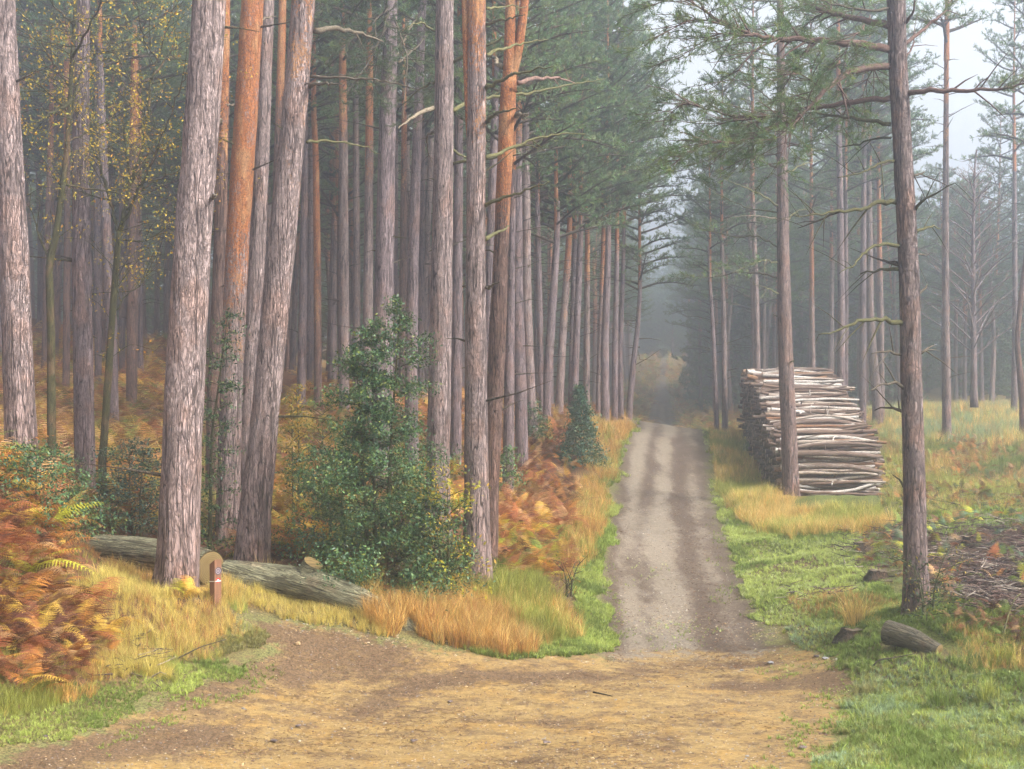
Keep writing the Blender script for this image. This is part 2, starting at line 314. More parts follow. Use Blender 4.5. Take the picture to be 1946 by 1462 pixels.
def ground_mat():
    m, t, out = mat('ground_cover'); g = N(t); v = g.obj(); base = g.attr('Col'); sand = g.attr('sand', 'Fac'); trk = g.attr('track', 'Fac'); rut = g.attr('rut', 'Fac')
    f1 = g.noise(v, 9, 4, .65); f2 = g.noise(v, 34, 4, .7); f3 = g.noise(v, 2.0, 3)
    litter = g.mix(g.ramp(f2, .38, .62), g.mix(1.0, base, (.42, .36, .34), 'MULTIPLY'), g.mix(1.0, base, (1.5, 1.35, 1.2), 'MULTIPLY'))
    # sandy road: ochre sand with brown streaks of needles drawn across it, pale grit
    st = g.noise(g.obj((.8, 1.2, 1)), 2.4, 8, .78); sf = g.noise(g.obj((.7, 1.2, 1)), 22, 5, .85); peb = g.vor(v, 42, 'F1')
    k = g.math('ADD', g.math('MULTIPLY', st, .9), g.math('MULTIPLY', sf, .75)); k = g.math('ADD', k, g.math('MULTIPLY', rut, .2))
    sc1 = g.mix(g.ramp(sf, .3, .7), (.20, .130, .050), (.36, .245, .095)); sc1 = g.mix(g.ramp(f3, .45, .7), sc1, g.mix(1.0, sc1, (1.04, .95, .78), 'MULTIPLY'))
    sc2 = g.mix(g.ramp(f2, .35, .65), (.07, .042, .024), (.17, .108, .058))
    sandc = g.mix(g.ramp(k, .79, .95), sc1, sc2)
    grit = g.noise(v, 11, 6, .85); sandc = g.mix(1.0, sandc, g.mix(g.ramp(grit, .35, .65), (.72, .70, .68), (1.12, 1.12, 1.12)), 'MULTIPLY'); sandc = g.mix(g.ramp(peb, .16, .05), sandc, g.mix(g.vor(v, 42, 'F1', 'Color'), (.26, .215, .15), (.42, .36, .28)))
    # gravel track: paler wheel bands, dark leaf litter between them
    gk = g.math('ADD', g.math('MULTIPLY', g.noise(g.obj((1.3, .5, 1)), 3.0, 4, .65), .55), g.math('MULTIPLY', f2, .55)); gk = g.math('ADD', gk, g.math('MULTIPLY_ADD', rut, .45, -.24))
    tc1 = g.mix(g.ramp(sf, .35, .7), (.15, .118, .085), (.26, .215, .16)); tc2 = g.mix(g.ramp(f2, .35, .68), (.045, .030, .023), (.13, .092, .064))
    gk = g.math('ADD', gk, g.math('MULTIPLY_ADD', g.noise(g.obj((1.6, 1, 1)), 9, 6, .85), 1.0, -.5)); trkc = g.mix(g.math('MULTIPLY', g.ramp(gk, .36, .70), .95), tc1, tc2)
    pk = g.ramp(g.vor(v, 30, 'F1'), .2, .08); trkc = g.mix(g.math('MULTIPLY', pk, .45), trkc, (.32, .27, .21))
    ed = g.math('ADD', g.math('MULTIPLY', g.math('SUBTRACT', f1, .5), 1.1), g.math('MULTIPLY', g.math('SUBTRACT', g.noise(v, 2.2, 4, .6), .5), 1.0))
    c = g.mix(g.ramp(g.math('ADD', trk, ed), .38, .62), litter, trkc); c = g.mix(g.ramp(g.math('ADD', sand, ed), .38, .62), c, sandc)
    hg = g.math('ADD', g.math('MULTIPLY', f2, .6), g.math('MULTIPLY', g.ramp(peb, .3, .0), .4))
    g.l(g.pbsdf(c, .95, g.bump(hg, .8, .03), .15), out.inputs[0]); return m
M_ground = ground_mat()
def plain_mat(name, col, var=.3, rough=.7, scale=20, stretch=(1, 1, 1), spec=.3):
    m, t, out = mat(name); g = N(t); f = g.noise(g.obj(stretch), scale, 4, .6); c = np.array(col)
    g.l(g.pbsdf(g.mix(g.ramp(f, .3, .7), tuple(c * (1 - var)), tuple(np.minimum(c * (1 + var), 1))), rough, g.bump(f, .4, .004), spec), out.inputs[0]); return m
def rings_mat(name, a, b, scale=11):
    m, t, out = mat(name); g = N(t); v = g.obj(); w = g.n('ShaderNodeTexWave', wave_type='RINGS', rings_direction='Z'); g.l(v, w.inputs[0]); w.inputs['Scale'].default_value = scale; w.inputs['Distortion'].default_value = 2.5; w.inputs['Detail'].default_value = 2
    f = g.noise(v, 7, 4); c = g.mix(w.outputs['Fac'], a, b); c = g.mix(g.ramp(f, .45, .7), c, g.mix(.6, c, (.13, .085, .03)))
    g.l(g.pbsdf(c, .85, None, .2), out.inputs[0]); return m
M_cut = rings_mat('sawn_wood', (.10, .068, .026), (.19, .13, .05))
M_endgrain = rings_mat('stack_end_grain', (.20, .14, .10), (.42, .32, .22), 40)

# ------------------------------------------------------------------ the ground, the track and the sandy road
xs = np.unique(np.r_[-260, -200, np.linspace(-160, -60, 14), np.linspace(-60, -14, 70), np.arange(-14, 14, .12), np.linspace(14, 60, 70), np.linspace(60, 160, 14), 200, 260])
ds = [5.0]
while ds[-1] < 420: ds.append(ds[-1] + (.35 if ds[-1] < 12 else .11 if ds[-1] < 30 else .11 * (ds[-1] / 30) ** 2.1))
ds = np.array(ds); gx, gd = np.meshgrid(xs, ds, indexing='ij'); gz = h(gx, gd)
tsd = track_sd(gx, gd); ssd = sand_sd(gx, gd)
gpx, gpy = proj(gx, np.maximum(gd, 1), gz)
ttrk = np.clip(.5 - tsd / .9, 0, 1); ssnd = np.clip(.5 - ssd / np.where(tsd < .3, 2.2, .9), 0, 1)
# soil colour by what grows there
RUST, EARTH, GREEN, GOLD, PALE = map(np.array, ((.11, .055, .03), (.10, .06, .045), (.10, .13, .035), (.26, .17, .05), (.19, .15, .10)))
gc = np.broadcast_to(RUST, gx.shape + (3,)).copy()
nz = fbm(gx * .5 + 7, gd * .5, 3)[..., None]
right = sstep(0, 1, gx - np.interp(gd, TD, TR))[..., None]
gc = gc * (1 - right) + right * (GREEN * (1 - sstep(.42, .6, nz)) + EARTH * sstep(.42, .6, nz))
k = (right[..., 0] * sstep(30, 36, gd))[..., None]; gc = gc * (1 - k) + k * (GOLD * (1 - sstep(.4, .62, nz)) + GREEN * sstep(.4, .62, nz))
k = (in_poly(gpx + (fbm(gx, gd, 3) - .5) * 160, gpy, [(1660, 1000), (1946, 985), (2300, 1000), (2300, 1180), (1850, 1160), (1700, 1090)]) * .85)[..., None]; gc = gc * (1 - k) + k * EARTH * .75
k = np.exp(-np.maximum(np.minimum(tsd, ssd) - .1, 0) / .5)[..., None]; gc = gc * (1 - k) + k * (GREEN * .7 + PALE * .3) 
k = sstep(60, 90, gd)[..., None]; gc = gc * (1 - k * .8) + k * .8 * (RUST * .9 + GOLD * .35 + GREEN * .35)
u = (gx - np.interp(gd, TD, TL)) / (np.interp(gd, TD, TR) - np.interp(gd, TD, TL)); G_ = lambda c, s: np.exp(-((u - c + (fbm(gx * .2, gd * .35, 2) - .5) * .08) / s) ** 2)
rn_ = lambda k_: .45 + 1.0 * fbm(gx * 1.1 + k_, gd * .28 + k_, 4)
rut = G_(.03, .12) * .9 * rn_(3) + G_(.68, .11) * 1.05 * rn_(9) + G_(.98, .16) * .85 * rn_(15) + G_(.36, .09) * sstep(32, 42, gd) * .8 * rn_(21) + G_(.30, .07) * .35 * rn_(31) + (fbm(gx * 1.6, gd * .5, 4) - .47) * 1.0 - sstep(56, 62, gd) * .1
rs_ = np.zeros(gx.shape)
for line, wd, am in [([(690, 1352), (760, 1318), (870, 1288), (1000, 1284), (1120, 1287)], .3, 1.0), ([(300, 1330), (420, 1290), (560, 1262), (700, 1262)], .55, .8), ([(500, 1205), (600, 1222), (720, 1238)], .5, 1.0), ([(1400, 1305), (1500, 1300), (1600, 1300)], .42, .9),
                     ([(0, 1455), (200, 1420), (380, 1400)], .5, 1.0), ([(900, 1372), (1080, 1374)], .12, .7), ([(1150, 1290), (1300, 1262), (1450, 1262)], .3, .45)]:
    pl = [gnd(*q)[:2] for q in line]
    dd = np.full(gx.shape, 1e9)
    for a, b in zip(pl[:-1], pl[1:]):
        ab = b - a; t = np.clip(((gx - a[0]) * ab[0] + (gd - a[1]) * ab[1]) / (ab @ ab), 0, 1); dd = np.minimum(dd, np.hypot(gx - a[0] - t * ab[0], gd - a[1] - t * ab[1]))
    rs_ = np.maximum(rs_, am * np.exp(-(dd / wd) ** 2))
rut = np.where(ssd < 0.2, rs_, rut)
NX, ND = gx.shape; idx = np.arange(NX * ND).reshape(NX, ND)
quads = np.stack([idx[:-1, :-1], idx[1:, :-1], idx[1:, 1:], idx[:-1, 1:]], -1).reshape(-1, 4)
AV = np.c_[gx.ravel(), gd.ravel(), gz.ravel()]
fs = ssd.ravel()[quads].mean(1) < 0; ft = (track_sd(gx, gd).ravel()[quads].mean(1) < 0) & ~fs & (AV[quads][:, :, 1].mean(1) > 20)
for nm, sel in (('sandy_road', fs), ('gravel_track', ft), ('ground', ~fs & ~ft)):
    q = quads[sel]; uq, inv = np.unique(q, return_inverse=True); mb = MB()
    mb.add(AV[uq], inv.reshape(-1, 4), None, gc.reshape(-1, 3)[uq])
    me = mb.mesh(nm, M_ground)
    for an, arr in (('sand', ssnd), ('track', ttrk), ('rut', rut)):
        a = me.attributes.new(an, 'FLOAT', 'POINT'); a.data.foreach_set('value', arr.ravel()[uq].astype(np.float32))
    tag(link(nm, me), kind='structure')

# ------------------------------------------------------------------ pines
PINK = np.array((.41, .31, .285)); MAUVE = np.array((.27, .205, .205)); BROWN = np.array((.24, .15, .12)); NEED = np.array((.14, .215, .09)); DEADT = np.array((.16, .13, .09)); MOSST = np.array((.155, .145, .062))
class Shoots:
    def __init__(s): s.S = []; s.D = []; s.B = []
def limb(mb, sh, path, r0, rs, start=.35, ntw=10, L2=.9, wood=DEADT, kside=5, twood=True, up=.12, step=.12, r1=None, ora=0.0):
    P = smooth_path(path, .18); n = len(P); t = np.linspace(0, 1, n); rr = r0 * (1 - t) ** .8 + (r1 or r0 * .18)
    tube(mb, P, rr, kside, wood, 0, False, ora, .12 if kside > 5 else 0, seed=rs.random() * 9)
    if sh is None: return P
    T = unit(np.gradient(P, axis=0))
    for i in range(ntw):
        q = start + (1 - start) * (i + rs.random()) / ntw; j = min(n - 1, int(q * n)); side = unit(np.cross(T[j], (0, 0, 1)) + rs.normal(size=3) * .15) * (1 if i % 2 else -1)
        d = unit(T[j] * rs.uniform(.3, 1.0) + side * rs.uniform(.3, 1.1) + np.array([0, 0, rs.uniform(-.12, .3) + up])); L = L2 * rs.uniform(.45, 1.1) * (1.15 - .55 * q)
        bend = np.array([0, 0, rs.uniform(-.25, .35)]) * L * .5; u = np.linspace(0, 1, 4)[:, None]
        tp = P[j] + d * L * u + bend * u * u + rs.normal(size=3) * .08 * L * u * (1 - u) * 2
        if twood: tube(mb, tp, rr[j] * .45 * (1 - u[:, 0] * .75) + .003, 3, wood, 0, False)
        m = max(2, int(L / step)); v = rs.uniform(.25, 1.02, m); sp = P[j] + d * L * v[:, None] + bend * (v * v)[:, None]
        sd = unit(d + rs.normal(size=(m, 3)) * .6 + np.array([0, 0, .25])); br = np.full(m, rs.uniform(.65, 1.3))
        sh.S.append(sp); sh.D.append(sd); sh.B.append(br)
    return P
def needles(mb, sh, rs, k=9, slen=.16, bl=.12, bw=.016, base=NEED, m=1, spread=.65):
    if not sh.S: return
    S = np.concatenate(sh.S); D = np.concatenate(sh.D); B = np.concatenate(sh.B); n = len(S)
    S = np.repeat(S, k, 0); D = np.repeat(D, k, 0); B = np.repeat(B * rs.uniform(.8, 1.2, n), k)
    R0 = S + D * (rs.random(len(S)) * slen)[:, None]
    V, T = blades(R0, D, bl * rs.uniform(.7, 1.2, len(S)), bw, spread, rs)
    tint = np.stack([1 + rs.uniform(-.15, .35, n), np.ones(n), 1 + rs.uniform(-.3, .3, n)], 1); c = np.repeat(tint, k, 0) * base * B[:, None]
    mb.add(V, None, T, np.repeat(c, 3, 0), m)
def crown_mesh(seed, H=9., Rm=3.2, nl=46, ntw=12, low=.0, k=13, bl=.13, bw=.024, flat=.0, taper=.75, tone=1.0, wood=DEADT, sparse=0.0, r_trunk=.1):
    rs = np.random.default_rng(seed); mb = MB(); sh = Shoots()
    tube(mb, [(0, 0, 0), (.05, 0, H * .5), (0, .05, H)], [r_trunk, r_trunk * .6, .02], 7, (.30, .14, .07), 0, False, 1.0)
    for i in range(nl):
        q = (i + rs.random()) / nl; z = H * q; prof = (1 - q ** 1.6) * taper + (1 - taper) * .5; L = Rm * prof * rs.uniform(.65, 1.15) + .25; az = i * 2.4 + rs.uniform(-.5, .5)
        if rs.random() < sparse: continue
        d = np.array([math.cos(az), math.sin(az), 0]); rise = rs.uniform(-.15, .35) + .35 * q
        pts = [np.array([0, 0, z]), np.array([0, 0, z]) + d * L * .35 + (0, 0, L * .12), np.array([0, 0, z]) + d * L * .7 + (0, 0, L * (.16 + rise * .4)), np.array([0, 0, z]) + d * L + (0, 0, L * (.14 + rise * .9))]
        limb(mb, sh, pts, .035 + .02 * (1 - q), rs, .28, int(ntw * (.5 + L / Rm)), .95, wood, 4, True)
    needles(mb, sh, rs, k, .16, bl, bw, NEED * tone)
    # dead twigs below the green crown
    for i in range(16):
        z = -rs.random() * 4.5; az = rs.random() * 6.28; L = rs.uniform(.3, 1.7); d = np.array([math.cos(az), math.sin(az), rs.uniform(-.1, .35)])
        tube(mb, [np.array([0, 0, z]), d * L * .5 + (0, 0, z + .05), d * L + (0, 0, z + rs.uniform(-.2, .3))], [.02, .014, .004], 3, MOSST if rs.random() < .4 else DEADT, 0, False)
    return mb.mesh('crown', [M_bark, M_needle])
CROWN = [crown_mesh(21 + i, H=9 + (i % 3), Rm=3.0 + .3 * (i % 2), nl=44 + 4 * (i % 3)) for i in range(4)]
DENSE = [crown_mesh(71 + i, H=12, Rm=3.3, nl=60, ntw=7, k=4, bl=.34, bw=.13, taper=.8, tone=.85) for i in range(2)]
CROWNS = [crown_mesh(51 + i, H=9, Rm=2.6, nl=34, ntw=9, taper=.7, sparse=.25) for i in range(2)]          # thin crowns, sky shows through
def trunk_mesh(path, r, base, k=20, ora=0.0, col=PINK, rough_=.06, lob=.55, stubs=0, seed=0, mats=None, stub_from=1.5):
    mb = MB(); rs = np.random.default_rng(seed); P = np.asarray(path); n = len(P)
    tube(mb, P, r, k, col, 0, True, ora, rough_, lob, seed)
    for i in range(stubs):                 # snapped dead twigs and knots
        j = rs.integers(int(n * .12), n - 2); 
        if P[j, 2] - P[0, 2] < stub_from: continue
        az = rs.random() * 6.28; d = np.array([math.cos(az), math.sin(az) * .6, rs.uniform(-.1, .4)]); L = rs.choice([.12, .2, .5, 1.1]) * rs.uniform(.7, 1.3); rj = r[j]
        q = P[j] + d * rj * .7
        tube(mb, [q, q + d * L * .5 + (0, 0, .02), q + d * L + (0, 0, rs.uniform(-.12, .1) * L)], [.014 + rj * .06, .012, .004], 4, MOSST * .9 if rs.random() < .5 else DEADT, 0, False)
    return mb.mesh('trunk', mats or M_bark, off=base)
pine_specs = []
def pine(label, d, pts, ora=(0, 0), col=PINK, crown=None, ztop=13, group=None, stubs=6, k=18, lob=.5, seed=None, name='pine_tree', cs=1.0, mats=None, rough_=.06, fork=None):
    """pts: (px, py, width) of the trunk in the photograph, base first; d: its distance in metres; ora: photo heights where orange bark starts and is full"""
    seed = seed if seed is not None else int(pts[0][0]) % 97
    A = np.array([[*W(p[0], p[1], d), p[2] * d / F / 2] for p in pts]); b = A[0, :3].copy()
    g0 = float(h(b[0], b[1])); top = A[-1]; prev = A[-2]
    A = np.r_[[np.r_[A[0, :2] - (A[1, :2] - A[0, :2]) * .02, min(g0, b[2]) - .35, A[0, 3] * 1.02]], A]
    if ztop > top[2] + .3:
        s = (top[:2] - prev[:2]) / max(top[2] - prev[2], .1); s = s * .5; A = np.r_[A, [np.r_[top[:2] + s * (ztop - top[2]), ztop, top[3] * .62]]]
    Z = smooth_path(A, .16 if d < 30 else .35); base = np.array([b[0], b[1], max(g0, b[2] - .3)])
    py = YH - F * Z[:, 2] / d; o = np.zeros(len(Z)) if ora == (0, 0) else np.interp(-py, [-ora[0], -ora[1]], [0, 1])
    t = thing(name, label, 'tree', base, group)
    link('trunk', trunk_mesh(Z[:, :3], Z[:, 3], base, k, o, col, rough_, lob, stubs, seed, mats), t)
    if crown is not None:
        z = (YH - crown[0]) * d / F; j = min(len(Z) - 1, np.searchsorted(Z[:, 2], z)); me = crown[1]; s = crown[2]
        c = link('crown', me, t, Z[j, :3] - base if z < Z[-1, 2] else np.r_[Z[-1, :2], z] - base); c.rotation_euler = (0, 0, seed * 1.3); c.scale = (s, s, s)
    t['d'] = d; del t['d']
    return t, Z, base
def bpx(t, base, d, pts, r0, col=DEADT, twigs=0, seed=0, r1=.005, k=7, ora=0.0, ddepth=0.0, mats=None, tl=.5):
    """a single limb of a tree, traced at the tree's distance and swung towards or away from the lens by ddepth"""
    rs = np.random.default_rng(seed); n = len(pts)
    P = np.array([W(p[0], p[1], d + ddepth * i / (n - 1)) for i, p in enumerate(pts)]); P = smooth_path(P, .1); m = len(P)
    P[1:-1] += rs.normal(size=(m - 2, 3)) * .012
    mb = MB(); u = np.linspace(0, 1, m); rr = r0 * (1 - u) ** .9 + r1; tube(mb, P, rr, k, col, 0, True, ora, .15, 0, seed)
    T = unit(np.gradient(P, axis=0))
    for i in range(twigs):
        j = rs.integers(int(m * .3), m); s = unit(np.cross(T[j], (0, 1, 0))) * rs.choice([-1, 1]); dd = unit(T[j] * .8 + s * rs.uniform(.3, 1.) + rs.normal(size=3) * .25); L = rs.uniform(.15, 1.) * tl
        tube(mb, [P[j], P[j] + dd * L * .5 + (0, 0, .02), P[j] + dd * L], [rr[j] * .45 + .002, rr[j] * .3 + .002, .002], 4, col, 0, False)
    return link('branch', mb.mesh('branch', mats or M_twig, off=base), t), P

# --- the near stand on the left, west to east
Atree = pine('tall grey-pink pine trunk cut by the left edge of the picture', 22, [(44, 935, 66), (38, 800, 58), (28, 500, 54), (16, 250, 48), (6, 0, 44)], (350, -500), PINK, stubs=5)
Ctree = pine('dark mauve pine trunk standing between the two thin mossy oaks', 27, [(162, 958, 40), (160, 800, 38), (156, 560, 37), (153, 300, 33), (156, 60, 28), (158, 0, 27)], (100, -600), MAUVE, stubs=5)
Ftree = pine('thickest pine of the wood, furrowed trunk beside the brown marker post', 21, [(334, 1130, 84), (340, 1050, 80), (344, 900, 75), (352, 700, 73), (364, 480, 70), (383, 240, 66), (398, 0, 63)], (560, -900), PINK * 1.05, stubs=5, k=40, lob=.75, rough_=.07)
Gtree = pine('slim orange-barked pine half hidden behind the thickest trunk', 31, [(404, 1000, 30), (406, 760, 27), (418, 480, 24), (424, 200, 21), (428, 0, 19)], (560, 150), BROWN, stubs=4)
Htree = pine('bright orange flaky pine left of the leaning trunk', 26.5, [(432, 1025, 47), (435, 900, 43), (441, 700, 43), (450, 480, 44), (466, 240, 44), (480, 0, 42)], (900, 420), PINK, stubs=8, k=28)
Itree = pine('grey pine trunk squeezed between the orange pine and the leaning pine', 29, [(468, 990, 38), (472, 800, 34), (485, 560, 33), (498, 300, 27), (510, 0, 23)], (0, 0), PINK * .92, stubs=5)
Jtree = pine('leaning pine behind the fallen logs with pale bark stripped to orange above', 24, [(478, 1062, 68), (486, 960, 60), (499, 850, 53), (512, 700, 53), (532, 500, 52), (554, 280, 48), (577, 0, 44)], (900, -500), PINK, stubs=6, k=36)
Otree = pine('straight grey pine rising directly behind the top of the big holly', 33, [(724, 900, 44), (730, 560, 36), (736, 250, 33), (741, 80, 28), (743, 0, 24)], (150, -300), MAUVE * 1.2, stubs=12)
Qtree = pine('tall pale grey pine trunk just left of the flaky orange one, branches reaching right', 28, [(830, 1012, 50), (833, 850, 44), (838, 600, 42), (843, 300, 37), (845, 0, 34)], (0, 0), PINK * .95, stubs=8, k=28)
Stree = pine('flaky orange-and-grey pine in the middle of the wood with mossy twigs', 23, [(907, 1108, 56), (906, 960, 49), (904, 700, 42), (904, 400, 36), (906, 150, 37), (905, 0, 36)], (800, -150), PINK, stubs=8, k=32)
Ttree = pine('forked red-barked pine splitting into two stems near the top of the picture', 24.4, [(927, 1122, 36), (934, 900, 30), (945, 650, 33), (952, 480, 28), (961, 260, 29), (967, 150, 30)], (640, 330), BROWN * 1.15, stubs=9, ztop=0, k=24)
Utree = pine('slender grey pine standing in the rust bracken right of the forked pine', 39, [(992, 900, 25), (990, 760, 24), (984, 560, 20), (984, 300, 16), (986, 200, 13)], (420, 180), MAUVE * 1.15, crown=(230, CROWN[0], .8), ztop=9, stubs=10)
Vtree = pine('pale grey pine behind the slender one, foot hidden in bracken', 43, [(1012, 812, 22), (1006, 700, 19), (1001, 560, 18), (1000, 300, 14)], (0, 0), PINK, crown=(330, CROWN[1], .9), ztop=10, stubs=10)
def fork(t, base, d, stems, ora, col):
    for p in stems:
        A = np.array([[*W(a, b, d), w * d / F / 2] for a, b, w in p]); A = np.r_[A, [np.r_[A[-1, :2] + (A[-1, :2] - A[-2, :2]), 11, A[-1, 3] * .5]]]; Z = smooth_path(A, .16)
        mb = MB(); tube(mb, Z[:, :3], Z[:, 3], 16, col, 0, True, 1.0 if ora else 0.0, .06); link('stem', mb.mesh('stem', M_bark, off=base), t)
fork(Ttree[0], Ttree[2], 24.4, [[(968, 175, 29), (968, 110, 22), (970, 0, 18)], [(966, 165, 22), (985, 100, 17), (998, 0, 16)]], 1, BROWN)
fork(Stree[0], Stree[2], 23, [[(899, 330, 14), (892, 240, 15), (887, 120, 14), (884, 0, 14)]], 1, BROWN)
# traced twigs and limbs of the near stand
for (t, Z, b), d, lst in (
    (Jtree, 24, [([(598, 58), (640, 55), (680, 62), (729, 80)], .045, .012, DEADT * 1.05), ([(587, 165), (615, 158), (650, 161)], .03, .008, DEADT * 1.05), ([(583, 271), (630, 267), (680, 275), (722, 293)], .024, .004, MOSST), ([(590, 146), (680, 148), (740, 156), (800, 172)], .022, .004, DEADT)]),
    (Qtree, 28, [([(860, 212), (900, 188), (1000, 178), (1090, 160), (1150, 150)], .04, .006, MOSST * 1.1), ([(862, 118), (900, 96), (980, 62), (1040, 42)], .03, .005, MOSST), ([(828, 155), (795, 172), (758, 206)], .026, .005, MOSST), ([(828, 205), (790, 218), (757, 245)], .045, .01, DEADT * 1.5), ([(860, 285), (885, 300), (920, 303)], .022, .005, MOSST), ([(860, 312), (930, 300), (1010, 292)], .03, .005, MOSST), ([(826, 253), (812, 255), (812, 290), (822, 310)], .02, .006, DEADT), ([(826, 60), (800, 42), (770, 55)], .02, .005, MOSST)]),
    (Stree, 23, [([(924, 16), (955, 13), (1000, 13)], .02, .004, MOSST), ([(924, 46), (960, 38), (998, 28)], .024, .004, MOSST * .9), ([(924, 105), (980, 85), (1042, 75)], .03, .004, MOSST), ([(922, 170), (970, 142), (1052, 126)], .032, .006, MOSST), ([(922, 300), (955, 290), (1000, 268), (1060, 254), (1112, 254)], .03, .005, MOSST), ([(922, 390), (970, 372), (1045, 345)], .03, .006, MOSST * 1.15), ([(922, 455), (945, 442), (968, 430)], .032, .01, MOSST * .95), ([(923, 232), (945, 215), (980, 206)], .03, .008, MOSST * .8), ([(884, 545), (879, 543)], .015, .005, DEADT), ([(922, 547), (935, 543), (948, 535)], .022, .006, DEADT)]),
    (Ttree, 24.4, [([(983, 157), (1020, 150), (1060, 148), (1092, 158)], .035, .008, BROWN), ([(980, 220), (1004, 218)], .03, .012, DEADT * 1.3), ([(955, 128), (945, 122), (942, 108)], .035, .015, DEADT * 1.5)]),
    (Htree, 26.5, [([(492, 40), (512, 32), (525, 30)], .02, .005, DEADT), ([(445, 200), (428, 198)], .02, .006, DEADT)]),
    (Ftree, 21, [([(410, 232), (419, 228), (420, 236)], .02, .01, DEADT), ([(404, 375), (409, 372)], .02, .01, DEADT)]),
    (Otree, 33, [([(757, 120), (790, 90), (820, 60)], .03, .006, DEADT * 1.2), ([(722, 160), (690, 150), (640, 140)], .022, .004, DEADT), ([(752, 110), (775, 62), (800, 20)], .03, .01, DEADT)])):
    for i, (pp, r0, r1, cl) in enumerate(lst): bpx(t, b, d, pp, r0, cl, 3 if len(pp) > 3 else 0, i + int(d), r1, ddepth=(-1) ** i * 1.2)

mbO = MB(); shO = Shoots(); rsO = np.random.default_rng(4)
for a_, b_, c_, dz in (((745, 10), (690, 60), (615, 120), -1.5), ((745, 30), (700, 120), (650, 190), -2), ((745, 20), (775, 110), (765, 225), -2.5), ((745, -40), (650, -20), (590, 30), -1), ((745, 0), (720, 90), (705, 200), -1), ((740, -60), (680, 10), (640, 70), 1), ((745, -20), (800, -40), (830, 30), 1.5)):
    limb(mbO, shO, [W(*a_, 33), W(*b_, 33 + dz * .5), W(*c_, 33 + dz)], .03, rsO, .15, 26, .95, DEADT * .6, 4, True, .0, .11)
needles(mbO, shO, rsO, 20, .17, .10, .011, NEED * .6, 1, .6); link('foliage', mbO.mesh('foliage', [M_twig, M_needle], off=Otree[2]), Otree[0])

